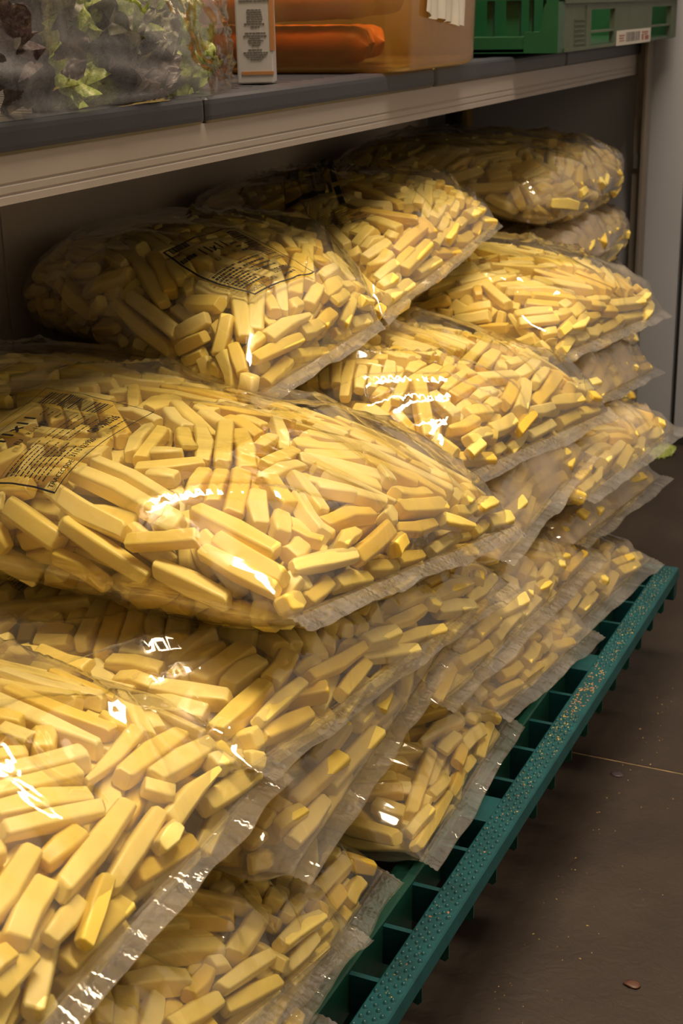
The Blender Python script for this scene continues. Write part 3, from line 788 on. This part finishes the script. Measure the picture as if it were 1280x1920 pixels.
# ---------------------------------------------------------------- printed labels on the film
def text_mesh(txt, size):
    cu = bpy.data.curves.new('t', 'FONT'); cu.body = txt; cu.size = size; cu.resolution_u = 2
    ob = bpy.data.objects.new('t', cu); COL.objects.link(ob)
    dg = bpy.context.evaluated_depsgraph_get(); dg.update()
    me = bpy.data.meshes.new_from_object(ob.evaluated_get(dg))
    V = np.array([v.co[:] for v in me.vertices]).reshape(-1, 3); F = [tuple(p.vertices) for p in me.polygons]
    bpy.data.objects.remove(ob); bpy.data.curves.remove(cu); bpy.data.meshes.remove(me)
    return V[:, :2], F
class Print:
    """flat ink shapes in label space: x along the reading direction 0..1.0 wide units, y up"""
    def __init__(s): s.V = []; s.F = []
    def rect(s, x0, y0, x1, y1):
        n = max(1, int(max(abs(x1-x0), abs(y1-y0))/0.04)); b = len(s.V)
        if abs(x1-x0) >= abs(y1-y0):
            for i in range(n+1):
                t = x0+(x1-x0)*i/n; s.V += [(t, y0), (t, y1)]
        else:
            for i in range(n+1):
                t = y0+(y1-y0)*i/n; s.V += [(x1, t), (x0, t)]
        for i in range(n): s.F.append((b+2*i, b+2*i+2, b+2*i+3, b+2*i+1))
    def text(s, txt, x, y, width, height, bold=0):
        """lettering stretched to fill width x height"""
        V, F = text_mesh(txt, 1.0)
        lo, hi = V.min(0), V.max(0); V = (V-lo)/(hi-lo)*np.array([width, height])
        offs = [(0, 0)] if not bold else [(0, 0), (bold, 0), (0, bold), (bold, bold)]
        for dx, dy in offs:
            b = len(s.V); s.V += [(v[0]+x+dx, v[1]+y+dy) for v in V]; s.F += [tuple(i+b for i in f) for f in F]
    def greek(s, x, y, n, h, rng, xmax):
        """a run of print too small to read"""
        h *= s.k
        for _ in range(n):
            w = rng.uniform(0.010, 0.040)
            if x+w > xmax: break
            s.rect(x, y, x+w, y+h); x += w+0.006
def label_print(width, height, rng, heavy=1.0):
    P = Print(); lw = 0.006*heavy; P.k = heavy
    W, H = width, height
    for a in ((0, 0, W, lw*1.6), (0, H-lw, W, H), (0, 0, lw*1.6, H), (W-lw, 0, W, H)): P.rect(*a)
    # barcode near the right top, bars run along the reading direction's cross
    x = W*0.60
    P.rect(W*0.56, 0.06, W*0.56+0.003, 0.06) if False else None
    y = H*0.34
    while y < H*0.93:
        t = rng.choice([0.005, 0.009, 0.014, 0.018]); P.rect(W*0.80, y, W*0.955, y+t); y += t+rng.choice([0.004, 0.007, 0.011])
    P.rect(W*0.76, 0.0, W*0.763, H*0.95)
    P.text('11x11', 0.30*W, H*0.755, 0.31*W, 0.105, bold=0.006)
    P.text('EU', 0.30*W, H*0.63, 0.055, 0.045, bold=0.002); P.text('R1-11 10', 0.42*W, H*0.635, 0.17, 0.045, bold=0.002)
    P.text('03/09/2026', W*0.535, H*0.150, 0.275*W, 0.085, bold=0.004)
    P.text('TRACECODE:', 0.02*W, H*0.045, 0.21*W, 0.045, bold=0.002); P.text('3110123926', W*0.255, H*0.075, 0.215*W, 0.055, bold=0.002)
    P.rect(0.0, H*0.53, W*0.76, H*0.53+0.004); P.rect(W*0.40, H*0.255, W*0.76, H*0.255+0.003)
    for k in range(9):
        P.greek(0.04+0.01*rng.random(), H*(0.15+0.042*k), 14, 0.013, rng, W*(0.34 if k % 2 else 0.38))
    for k in range(4):
        P.greek(W*0.40, H*(0.28+0.065*k), 12, 0.013, rng, W*0.74)
    for k in range(3):
        P.greek(0.66, H*(0.62+0.07*k), 5, 0.012, rng, W*0.76)
    P.greek(W*0.03, H*0.80, 7, 0.02, rng, W*0.27); P.greek(W*0.06, H*0.93, 9, 0.03, rng, W*0.5); P.greek(W*0.62, H*0.085, 8, 0.014, rng, W*0.80)
    P.rect(0, H*0.905, W*0.78, H*0.909)
    return P
def put_label(key, bl, br, tr, W=1.0, H=1.05, seed=1, bow=0.0, heavy=1.0):
    """bl, br, tr: pixels of three label corners, found on the bag's own skin"""
    b, root = OBJ[key]
    rng = random.Random(seed)
    P = label_print(W, H, rng, heavy)
    q0, q1, q2 = (np.array(b.find(*p)) if abs(p[0]) > 1 or abs(p[1]) > 1 else np.array([p[0]*b.L, p[1]*b.wb]) for p in (bl, br, tr))
    uv = np.array(P.V)
    # the far edge of the label followed in even steps over the bag's curved skin
    E_ = np.array([b.find(br[0]+(tr[0]-br[0])*t, br[1]+(tr[1]-br[1])*t+bow*4*t*(1-t)) for t in np.linspace(0, 1, 6)])
    t_ = np.clip(uv[:, 1]/H, 0, 1)*5; i_ = np.minimum(t_.astype(int), 4); f_ = (t_-i_)[:, None]
    L = q0+np.outer(uv[:, 0]/W, q1-q0)+(E_[i_]*(1-f_)+E_[i_+1]*f_-E_[0])
    V = b.top_point(L[:, 0], L[:, 1], 0.0012)
    return link_mesh('printed_label', mesh_np('printed_label', V-b.base, P.F), MAT['ink'], root)
put_label('B1', (102, 930), (289, 776), (88, 730), seed=1, bow=-3)
put_label('E1', (478, 556), (590, 512), (440, 430), seed=2, heavy=2.2)
put_label('B2', (40, 1112), (82, 1078), (10, 1048), seed=3, heavy=1.6)
put_label('E2', (640, 430), (712, 405), (610, 365), seed=4, heavy=1.2)

# ---------------------------------------------------------------- on the shelf: salad bag
def at_shelf(px, py): return on_z(px, py, Z_TOP)
def leaf_mat(name, cols, rough=0.45):
    m, nt = new_mat(name)
    out = N(nt, 'ShaderNodeOutputMaterial'); p = N(nt, 'ShaderNodeBsdfPrincipled')
    tc = N(nt, 'ShaderNodeTexCoord')
    nz = N(nt, 'ShaderNodeTexNoise', Scale=26.0, Detail=5.0, Distortion=1.0)
    nt.links.new(tc.outputs['Object'], nz.inputs['Vector'])
    r = ramp(nt, [(0.3, cols[0]), (0.52, cols[1]), (0.72, cols[2])])
    nt.links.new(nz.outputs['Fac'], r.inputs['Fac']); nt.links.new(r.outputs['Color'], p.inputs['Base Color'])
    p.inputs['Roughness'].default_value = rough
    tl = N(nt, 'ShaderNodeBsdfTranslucent'); nt.links.new(r.outputs['Color'], tl.inputs['Color'])
    mx = N(nt, 'ShaderNodeMixShader'); mx.inputs['Fac'].default_value = 0.25
    nt.links.new(p.outputs[0], mx.inputs[1]); nt.links.new(tl.outputs[0], mx.inputs[2])
    nt.links.new(mx.outputs[0], out.inputs['Surface'])
    return m
MAT['leaf_green'] = leaf_mat('pale_green_leaf', [(0.15, 0.23, 0.03), (0.33, 0.41, 0.09), (0.56, 0.59, 0.26)])
MAT['leaf_dark'] = leaf_mat('dark_purple_leaf', [(0.020, 0.012, 0.016), (0.06, 0.040, 0.045), (0.14, 0.115, 0.11)])
MAT['leaf_grey'] = leaf_mat('grey_green_leaf', [(0.05, 0.05, 0.03), (0.12, 0.12, 0.08), (0.22, 0.21, 0.16)])
salad = tag(empty('salad_bag', (-0.35, 0.70, Z_TOP)), 'clear plastic bag of mixed lettuce leaves lying on the shelf', 'bag')
SC = np.array([-0.357, 0.675, Z_TOP]); SR = np.array([0.120, 0.298, 0.160])
def salad_surface(a, z01, grow=1.0):
    """a angle round, z01 0 bottom .. 1 top"""
    zz = np.clip(z01, 0, 1)
    prof = np.where(zz < 0.25, 1.02-0.02*zz/0.25, np.cos((zz-0.25)/0.75*math.pi/2*0.97)**0.75)
    ca, sa = np.cos(a), np.sin(a)
    r = prof*grow
    x = SC[0]+SR[0]*r*np.sign(ca)*np.abs(ca)**0.72; y = SC[1]+SR[1]*r*np.sign(sa)*np.abs(sa)**0.72
    return np.stack([x, y, SC[2]+0.001+SR[2]*zz], -1)
na, nz_ = 150, 60
A, Z = np.meshgrid(np.linspace(0, 2*math.pi, na, endpoint=False), np.linspace(0, 1, nz_), indexing='ij')
A, Z = A.T, Z.T
P0 = salad_surface(A, Z)
r1 = 1-np.abs(2*vnoise(A*5.2+Z*3, Z*4.0+A*1.1, 301)-1); r2 = 1-np.abs(2*vnoise(A*9-Z*6, Z*7+A*2, 302)-1); lo = vnoise(A*3, Z*4, 303)
per = np.abs(np.sin(A/2))
disp = (0.010*r1**4+0.006*r2**5+0.010*lo)*(1.0-0.3*sstep(Z/0.3))
out_ = P0-SC; out_[..., 2] *= 0.3; out_ /= np.linalg.norm(out_, axis=-1, keepdims=True)+1e-6
P1 = P0+out_*disp[..., None]
MAT['salad_film'] = film_mat('crinkled_clear_film', haze=0.05, gloss_rough=0.07, bump=1.0, bscale=16.0, haze_col=(0.6, 0.58, 0.6), fres=0.12)
FF = [tuple(reversed(f)) for f in grid_faces(nz_, na, True)]
o = link_mesh('bag_film', mesh_np('bag_film', P1.reshape(-1, 3)-np.array(salad.location), FF), MAT['salad_film'], salad, True)
# loose corner of the bag lying on the plate's front edge
nu, nv = 18, 12
c0 = at_shelf(60, 214); c1 = at_shelf(330, 189); 
U, Vv_ = np.meshgrid(np.linspace(0, 1, nu), np.linspace(0, 1, nv), indexing='ij')
fx = (1-U)*c0[0]+U*c1[0]; fy = (1-U)*c0[1]+U*c1[1]
flap = np.stack([fx-0.035*Vv_-0.002, fy+0.01*Vv_, Z_TOP+0.0012+0.040*Vv_**1.3*(0.5+0.5*np.sin(U*math.pi))+0.010*np.abs(vnoise(U*6, Vv_*3, 311)-0.5)*np.sin(Vv_*math.pi*0.9+0.15)], -1)
link_mesh('loose_corner', mesh_np('loose_corner', flap.reshape(-1, 3)-np.array(salad.location), grid_faces(nu, nv)), MAT['salad_film'], salad, True)

def leaf_mesh(rng, frill, curl):
    nu, nv = 33, 27
    U, W = np.meshgrid(np.linspace(0, 1, nu), np.linspace(-1, 1, nv), indexing='ij')
    half = 0.42*np.sin(np.pi*np.clip(U*0.94+0.05, 0, 1))**0.6
    ph = rng.uniform(0, 6, 3)
    z = frill*np.abs(W)**2*(np.sin(U*24+ph[0]+W*2)+0.8*np.sin(U*47+ph[1]-W*4)+0.5*np.sin(U*80+ph[2]+W*3))*0.095+frill*0.02*np.sin(U*30+ph[1])*np.sin(W*14+ph[0])
    z += curl*(U-0.5)**2*0.9+0.16*W*W*rng.uniform(-1, 1)-0.04*np.exp(-(W*6)**2)
    y = half*W*(1+0.10*frill*np.sin(U*29+ph[2]))
    x = (U-0.5)*1.0+0.05*frill*np.abs(W)*np.sin(U*31+ph[1])
    return mesh_np('lettuce_leaf', np.stack([x, y, z], -1).reshape(-1, 3), grid_faces(nu, nv))
_lr = np.random.default_rng(21)
leafs = {k: [leaf_mesh(_lr, fr, cu) for fr, cu in ((1.0, 0.3), (1.2, -0.3), (0.9, 0.6), (1.3, 0.1))] for k in ('leaf_green', 'leaf_dark', 'leaf_grey')}
for k, ms in leafs.items():
    for m_ in ms:
        m_.materials.append(MAT[k]); m_.polygons.foreach_set('use_smooth', np.ones(len(m_.polygons), bool))
LEAF_TXT = {'leaf_green': ('frilly pale green lettuce leaf inside the clear bag on the shelf', 'pale green leaves in the salad bag'),
            'leaf_dark': ('dark purple lettuce leaf inside the clear bag on the shelf', 'dark purple leaves in the salad bag'),
            'leaf_grey': ('dull grey-green lettuce leaf inside the clear bag on the shelf', 'grey-green leaves in the salad bag')}
for i in range(120):
    deep = i % 2
    a = _lr.uniform(-1.9, 1.56); z01 = _lr.uniform(0.05, 0.46)
    p = salad_surface(np.array(a), np.array(z01), 0.82-0.18*deep); q = salad_surface(np.array(a), np.array(z01), 1.0)
    p[2] = max(p[2], Z_TOP+0.026)
    pj, _d = project(p)
    t = vnoise(np.array(pj[0]/75.0+3), np.array(pj[1]/60.0+7), 330)
    if pj[0] < 105: kk = 'leaf_dark' if t < 0.60 else 'leaf_grey'
    elif 195 < pj[0] < 265 and pj[1] > 100: kk = 'leaf_dark' if t < 0.50 else 'leaf_green'
    elif pj[0] < 390: kk = 'leaf_green' if t > 0.15 else 'leaf_grey'
    else: kk = 'leaf_green' if t > 0.4 else 'leaf_grey'
    nrm = Vector((math.cos(a)*0.8+_lr.normal(0, .35), math.sin(a)*0.5+_lr.normal(0, .35), 0.45+_lr.normal(0, .3))).normalized()
    tx = nrm.cross(Vector(_lr.normal(0, 1, 3))).normalized(); ty = nrm.cross(tx)
    sc_ = _lr.uniform(0.050, 0.074)
    m4 = Matrix.Identity(4)
    for r in range(3): m4[r][0] = tx[r]*sc_; m4[r][1] = ty[r]*sc_; m4[r][2] = nrm[r]*sc_; m4[r][3] = p[r]
    ob = bpy.data.objects.new('lettuce_leaf', leafs[kk][i % 4]); COL.objects.link(ob); ob.matrix_world = m4
    tag(ob, LEAF_TXT[kk][0], 'leaf', LEAF_TXT[kk][1])

# ---------------------------------------------------------------- small carton
cA = at_shelf(446, 158); cB = at_shelf(514, 152)
dirv = np.array([0.93, 0.37]); 
depthc = np.linalg.norm(cA-CAM)
cw = 63/F_PX*depthc/0.97
carton = tag(empty('drink_carton', (cA[0], cA[1], Z_TOP)), 'small white drink carton with fine print between salad bag and orange tub', 'carton')
carton.rotation_euler = (0, 0, math.atan2(dirv[1], dirv[0]))
MAT['carton'] = plain_mat('white_carton_board', (0.38, 0.37, 0.39), 0.45, var=0.03)
MAT['orange_ink'] = plain_mat('orange_print', (0.34, 0.15, 0.05), 0.5, var=0.05)
MAT['grey_ink'] = plain_mat('grey_print', (0.085, 0.08, 0.09), 0.6, var=0.05)
MB().box(0, cw, 0, cw*0.85, 0, 0.12, bevel=0.0012).build('carton_body', MAT['carton'], carton)
hpx = cw/67.0       # metres per photo pixel on the print face
def on_face(x0, x1, y0, y1): return (x0*hpx, x1*hpx, -0.0004, 0.0002, (155-y1)*hpx, (155-y0)*hpx)
MB().box(*on_face(8, 67.5, 133, 139)).build('orange_line', MAT['orange_ink'], carton)
MB().box(cw-5*hpx, cw+0.0003, -0.0003, cw*0.5, 58*hpx, 0.119).build('orange_edge', MAT['orange_ink'], carton)
mb = MB(); rg = random.Random(4)
yy = 2
rows = [(y_, 56) for y_ in (2, 6, 10)]+[(y_, w_) for y_, w_ in ((25, 28), (29, 30), (33, 26), (37, 30), (41, 28), (45, 30), (49, 40), (54, 16))]+[(y_, w_) for y_, w_ in ((65, 38), (70, 44), (74, 22), (78, 28), (82, 24), (86, 14))]+[(y_, w_) for y_, w_ in ((94, 28), (99, 46), (103, 38), (107, 32), (111, 20))]
for y_, w_ in rows:
    x = 36-w_/2
    while x < 36+w_/2-2:
        ww = min(rg.uniform(3, 8), 36+w_/2-x); mb.box(*on_face(x, x+ww, y_, y_+1.7)); x += ww+1.2
mb.build('fine_print', MAT['grey_ink'], carton)

# ---------------------------------------------------------------- amber tub with carrots
tx1 = -0.216; ty0 = 1.128; ty1 = at_shelf(905, 119)[1]; tx0 = -0.47
tub = tag(empty('plastic_tub', ((tx0+tx1)/2, (ty0+ty1)/2, Z_TOP)), 'translucent amber plastic tub of large carrots with a torn paper label', 'tub')
def rrect(x0, x1, y0, y1, r, n=6):
    P = []
    for cx, cy, a0 in ((x1-r, y1-r, 0), (x0+r, y1-r, 90), (x0+r, y0+r, 180), (x1-r, y0+r, 270)):
        for i in range(n+1):
            a = math.radians(a0+90*i/n); P.append((cx+r*math.cos(a), cy+r*math.sin(a)))
    return P
def loft(rings, close_bottom=True):
    n = len(rings[0]); V = [p for r in rings for p in r]; Fq = []
    for i in range(len(rings)-1):
        for j in range(n): Fq.append((i*n+j, i*n+(j+1) % n, (i+1)*n+(j+1) % n, (i+1)*n+j))
    if close_bottom: Fq.append(tuple(range(n-1, -1, -1)))
    return V, Fq
rings = []
for dz, g in ((0.0, 0.006), (0.002, 0.002), (0.006, 0.0), (0.14, -0.004)):
    rings.append([(x, y, dz+0.0005) for x, y in rrect(tx0+g-tub.location.x, tx1-g-tub.location.x, ty0+g-tub.location.y, ty1-g-tub.location.y, 0.02)])
for dz, g in ((0.14, -0.0015), (0.008, 0.0025), (0.0035, 0.006)):
    rings.append([(x, y, dz+0.0005) for x, y in rrect(tx0+g-tub.location.x, tx1-g-tub.location.x, ty0+g-tub.location.y, ty1-g-tub.location.y, 0.018)])
n_ = len(rings[0]); V_, F_ = loft(rings); F_.append(tuple(6*n_+j for j in range(n_)))
MAT['amber'] = film_mat('amber_plastic', haze=0.30, gloss_rough=0.22, bump=0.05, haze_col=(0.34, 0.20, 0.05), tintc=(0.95, 0.80, 0.50), fres=0.035)
link_mesh('tub_wall', mesh_np('tub_wall', V_, F_), MAT['amber'], tub, True)
MAT['carrot'] = plain_mat('orange_carrot', (0.55, 0.13, 0.008), 0.5, var=0.18, scale=25, bump=0.3, bump_scale=60)
def carrot(p0, p1, r, seed, label):
    rg = np.random.default_rng(seed)
    p0, p1 = np.array(p0, float), np.array(p1, float)
    nu, nv = 30, 16; d = p1-p0; L = np.linalg.norm(d); d /= L
    s1 = np.cross(d, [0, 0, 1.0]); s1 /= np.linalg.norm(s1); s2 = np.cross(s1, d)
    t = np.linspace(0, 1, nu); rr = r*(1-0.10*t)*np.clip(1-np.abs(2*t-1)**16, 0.0, 1)**0.5+1e-5
    V = []
    for i in range(nu):
        w = rg.normal(0, 0.02, 2)
        for j in range(nv):
            a = 2*math.pi*j/nv; V.append(p0+d*L*t[i]+(s1*(math.cos(a)+w[0])+s2*(math.sin(a)+w[1]))*rr[i])
    V = np.array(V); base = V.mean(0)
    o = link_mesh('carrot', mesh_np('carrot', V-base, grid_faces(nu, nv, True)+[tuple(range(nv)), tuple((nu-1)*nv+j for j in range(nv-1, -1, -1))]), MAT['carrot'], None, True)
    o.location = base
    return tag(o, label, 'carrot', 'carrots in the amber tub')
rc = 0.0165
carrot((-0.435, 1.152, Z_TOP+0.021), (-0.258, 1.154, Z_TOP+0.021), rc, 1, 'lower front orange carrot inside the amber tub')
carrot((-0.440, 1.152, Z_TOP+0.056), (-0.250, 1.156, Z_TOP+0.058), rc, 2, 'upper front orange carrot inside the amber tub')
carrot((-0.430, 1.188, Z_TOP+0.022), (-0.272, 1.190, Z_TOP+0.022), rc, 3, 'orange carrot behind the lower front one in the tub')
carrot((-0.440, 1.190, Z_TOP+0.060), (-0.245, 1.205, Z_TOP+0.060), rc, 4, 'orange carrot behind the upper front one in the tub')
carrot((-0.440, 1.226, Z_TOP+0.022), (-0.285, 1.228, Z_TOP+0.022), rc, 5, 'orange carrot low down in the middle of the tub')
carrot((-0.440, 1.165, Z_TOP+0.094), (-0.25, 1.175, Z_TOP+0.094), rc, 6, 'topmost orange carrot inside the amber tub')
carrot((-0.440, 1.262, Z_TOP+0.022), (-0.29, 1.262, Z_TOP+0.022), rc, 7, 'orange carrot low at the far side of the tub')
# torn label
ya_, yb_ = on_x(795, 10, tx1+0.003)[1], on_x(866, 10, tx1+0.003)[1]; zb_ = on_x(840, 53, tx1+0.003)[2]
nu, nv = 40, 14
U, W = np.meshgrid(np.linspace(0, 1, nu), np.linspace(0, 1, nv), indexing='ij')
bot = zb_+0.012*(1-U)**1.5+0.004*(vnoise(U*14, U*0, 350)-0.2)
tor = np.stack([tx1+0.0045+0.0028*np.sin(U*34+W*1.2)*(1-0.4*W)+0.003*(vnoise(U*9, W*2, 351)-0.5), ya_+(yb_-ya_)*(U+0.03*np.sin(W*4)), bot+(Z_TOP+0.11-bot)*W], -1)
link_mesh('torn_label', mesh_np('torn_label', tor.reshape(-1, 3)-np.array(tub.location), grid_faces(nu, nv)), MAT['white'], tub, True)

# ---------------------------------------------------------------- green crate
kx1 = -0.186; kx0 = -0.50; ky0 = 1.462; ky1 = 1.995; kz = Z_TOP+0.0035
crate = tag(empty('plastic_crate', ((kx0+kx1)/2, (ky0+ky1)/2, Z_TOP)), 'green slotted plastic crate with a barcode sticker at the end of the shelf', 'crate')
KO = Vector(crate.location)
MAT['green'] = plain_mat('green_crate_plastic', (0.003, 0.052, 0.019), 0.4, var=0.15, scale=30)
MAT['green_greyish'] = plain_mat('greyish_green_plastic', (0.060, 0.082, 0.060), 0.6, var=0.18, scale=22)  # paler, greyer green for the crate's long side towards the aisle
def ck(mb, name, mat=None):
    o = mb.build(name, mat or MAT['green'], crate); o.matrix_parent_inverse = Matrix.Translation(-KO); return o
def zy(py, px=1000): return on_y(px, py, ky0)[2]
def xk(px, py=60): return on_y(px, py, ky0)[0]
KH = kz+0.12
ck(MB().box(kx0, kx1-0.002, ky0, ky1, kz, kz+0.004), 'crate_floor')
z68, z60, z5 = zy(68), zy(60), zy(3, 1040)
ck(MB().box(kx0, xk(985), ky0, ky0+0.006, kz, z68, bevel=0.001), 'end_bar')
ck(MB().prism([(xk(983), kz), (kx1, kz), (kx1, z5), (xk(1030), z5), (xk(1022), z5-0.002), (xk(1019), z5-0.006), (xk(1016), z60+0.004), (xk(1012), z60), (xk(983), z60)], 'y', ky0-0.002, ky0+0.02), 'corner_post')
for px0, px1 in ((905, 916), (941, 966), (984, 990)):
    ck(MB().box(xk(px0), xk(px1), ky0+0.012, ky0+0.018, kz, KH), 'end_rib')
for px0, px1 in ((1000, 1004),):
    ck(MB().box(xk(px0), xk(px1), ky0+0.03, ky0+0.034, kz, KH), 'end_rib')
ck(MB().box(kx0, kx1, ky0+0.004, ky0+0.02, z5+0.002, KH), 'end_top_rail')
ck(MB().box(kx0, kx0+0.006, ky0, ky1, kz, KH), 'back_side')
ck(MB().box(kx0, kx1-0.008, ky1-0.006, ky1, kz, KH), 'far_end')
# long side towards the aisle, with openings
def yk(px, py=50): return on_x(px, py, kx1)[1]
def zk(px, py): return on_x(px, py, kx1)[2]
zA, zB = zk(1130, 84), zk(1130, 17)
h1a, h1b = yk(1108), yk(1152); h2a = yk(1221); h2b = yk(1257)
X0, X1 = kx1-0.006, kx1
ck(MB().box(X0, X1, ky0+0.02, h1a, kz+0.001, KH), 'side_panel', MAT['green_greyish'])
ck(MB().box(X0, X1, h1b, h2a, kz+0.001, KH), 'side_panel', MAT['green_greyish'])
ck(MB().box(X0, X1, h2b, ky1, kz+0.001, KH), 'side_panel', MAT['green_greyish'])
for ya_, yb_ in ((h1a, h1b), (h2a, h2b)):
    ck(MB().box(X0, X1, ya_, yb_, kz+0.001, zA), 'side_bar', MAT['green_greyish'])
    ck(MB().box(X0, X1, ya_, yb_, zB, KH), 'side_bar', MAT['green_greyish'])
    ck(MB().box(X0-0.002, X1-0.001, ya_, yb_, zA+0.36*(zB-zA), zA+0.42*(zB-zA)), 'side_bar', MAT['green_greyish'])
    for t in (0.25, 0.62):
        ck(MB().box(X0-0.02, X0-0.014, ya_+t*(yb_-ya_), ya_+t*(yb_-ya_)+0.004, zA+0.42*(zB-zA), KH), 'inner_rib')
ck(MB().box(X1-0.001, X1+0.002, ky0+0.02, ky1-0.002, zk(1200, 2), zk(1200, 2)+0.003), 'side_rim', MAT['green_greyish'])
ck(MB().box(X1-0.001, X1+0.0025, ky0+0.02, yk(1152), kz, kz+0.003), 'side_foot', MAT['green_greyish'])
for k in range(7):
    zz = zk(1085, 92-k*9.0)
    ck(MB().box(X1-0.001, X1+0.0012, yk(1076), yk(1095), zz, zz+0.0014), 'grip_ridge', MAT['green_greyish'])
ck(MB().box(X1-0.001, X1+0.0015, yk(1097), yk(1099), kz+0.004, zk(1098, 10)), 'side_rib', MAT['green_greyish'])
s0, s1_, sz0, sz1 = yk(1156), yk(1219), zk(1187, 82), zk(1187, 55)
st_ = ck(MB().box(X1, X1+0.0006, s0, s1_, sz0, sz1, bevel=0.0002), 'sticker', MAT['white'])
def on_sticker(mb, name, mat):
    return mb.build(name, mat, st_)
mb = MB(); ys = lambda t: s0+(s1_-s0)*t; zs = lambda t: sz0+(sz1-sz0)*t
rg = random.Random(9)
t = 0.26
while t < 0.66:
    w_ = rg.choice([0.012, 0.02, 0.03]); mb.box(X1+0.0005, X1+0.0008, ys(t), ys(t+w_), zs(0.2), zs(0.85)); t += w_+rg.choice([0.012, 0.02])
on_sticker(mb, 'barcode', MAT['grey_ink'])
red_ = plain_mat('red_brown_print', (0.22, 0.07, 0.06), 0.6)
for a, b_, c_, d_ in ((0.06, 0.22, 0.62, 0.70), (0.06, 0.2, 0.45, 0.52), (0.06, 0.22, 0.28, 0.34), (0.72, 0.92, 0.70, 0.8), (0.72, 0.78, 0.2, 0.62), (0.82, 0.94, 0.2, 0.5), (0.80, 0.9, 0.56, 0.64)):
    on_sticker(MB().box(X1+0.0005, X1+0.0008, ys(a), ys(b_), zs(c_), zs(d_)), 'red_mark', red_)

# ---------------------------------------------------------------- scraps and crumbs
def scrap(name, p, sx, sy, sz, mat, label, cat, seed):
    rg = np.random.default_rng(seed)
    bm = bmesh.new(); bmesh.ops.create_icosphere(bm, subdivisions=2, radius=1.0)
    for v in bm.verts:
        k_ = 1+rg.normal(0, 0.12); v.co = Vector((v.co.x*sx*k_, v.co.y*sy*k_, v.co.z*sz*k_+sz))
    me = bpy.data.meshes.new(name); bm.to_mesh(me); bm.free()
    o = link_mesh(name, me, mat, None, True); o.location = p
    return tag(o, label, cat)
p = on_z(927, 1492, 0.02)
scrap('potato_scrap', (p[0], p[1], 0.0), 0.012, 0.010, 0.009, plain_mat('browned_potato', (0.55, 0.25, 0.10), 0.5, var=0.3, scale=60), 'orange brown potato scrap fallen through the pallet slot', 'scrap', 1)
p = on_z(1185, 1847, 0.0)
scrap('brown_chip', (p[0], p[1], 0.0), 0.0055, 0.0045, 0.0008, plain_mat('brown_chip', (0.075, 0.030, 0.018), 0.5), 'flat brown scrap on the dark floor at the lower right', 'scrap', 2)
p = on_z(1157, 1452, 0.0)
scrap('film_scrap', (p[0], p[1], 0.0), 0.005, 0.0048, 0.0004, plain_mat('lilac_film', (0.05, 0.038, 0.05), 0.4), 'small pale lilac film scrap beside the floor joint', 'scrap', 3)
# green leaf by the end wall
p = on_z(1238, 846, 0.0)
lm = leaf_mesh(np.random.default_rng(77), 0.5, 0.5); lm.materials.append(MAT['leaf_green'])
lm.polygons.foreach_set('use_smooth', np.ones(len(lm.polygons), bool))
lo_ = bpy.data.objects.new('fallen_leaf', lm); COL.objects.link(lo_); lo_.location = (p[0], p[1]-0.02, 0.010); lo_.scale = (0.05, 0.05, 0.05); lo_.rotation_euler = (0.35, 0.1, 0.5)
tag(lo_, 'small green leaf fallen on the floor by the end wall', 'leaf')

def crumbs(name, pts, mat, label, rg):
    V = []; Fc = []
    base = np.array([(1, 0, 0), (-0.6, 0.8, 0), (-0.5, -0.8, 0.1), (0.1, 0.1, 0.9)])
    for (x, y, z, s_) in pts:
        a = rg.uniform(0, 6.3); c, s2 = math.cos(a), math.sin(a); b_ = len(V)
        Q = base*np.array([s_*rg.uniform(0.6, 1.6), s_*rg.uniform(0.5, 1.0), s_*0.7])
        for q in Q: V.append((x+q[0]*c-q[1]*s2, y+q[0]*s2+q[1]*c, z+q[2]))
        Fc += [(b_, b_+1, b_+3), (b_+1, b_+2, b_+3), (b_+2, b_, b_+3), (b_, b_+2, b_+1)]
    return tag(link_mesh(name, mesh_np(name, V, Fc), mat), label, 'crumbs', kind='stuff')
rg = random.Random(3)
rim = []
for _ in range(420):
    y = rg.choice([rg.gauss(1.0, 0.06), rg.gauss(1.18, 0.07), rg.uniform(0.57, 1.28), rg.gauss(0.93, 0.04)])
    if Y0P < y < Y1P-0.01: rim.append((-rg.uniform(0.003, 0.0165), y, ZP, rg.uniform(0.0003, 0.0009)))
crumbs('yellow_crumbs', rim, MAT['crumb'], 'tiny yellow potato crumbs scattered on the pallet rim', rg)
rim = [(-rg.uniform(0.004, 0.015), rg.choice([rg.gauss(1.005, 0.03), rg.uniform(0.6, 1.25)]), ZP, rg.uniform(0.0005, 0.0012)) for _ in range(110)]
crumbs('pink_crumbs', rim, MAT['crumb2'], 'pinkish brown crumbs clustered on the pallet rim', rg)
fl = [(rg.uniform(0.004, 0.12)**1.0, rg.uniform(0.55, 1.7), 0.0, rg.uniform(0.0004, 0.0011)) for _ in range(60)]
fl += [(abs(rg.gauss(0.0, 0.02))+0.004, rg.uniform(0.55, 1.3), 0.0, rg.uniform(0.0003, 0.0009)) for _ in range(90)]
crumbs('floor_crumbs', fl, plain_mat('pale_crumb', (0.42, 0.30, 0.10), 0.7, var=0.4, scale=50), 'pale crumbs scattered on the dark floor beside the pallet', rg)
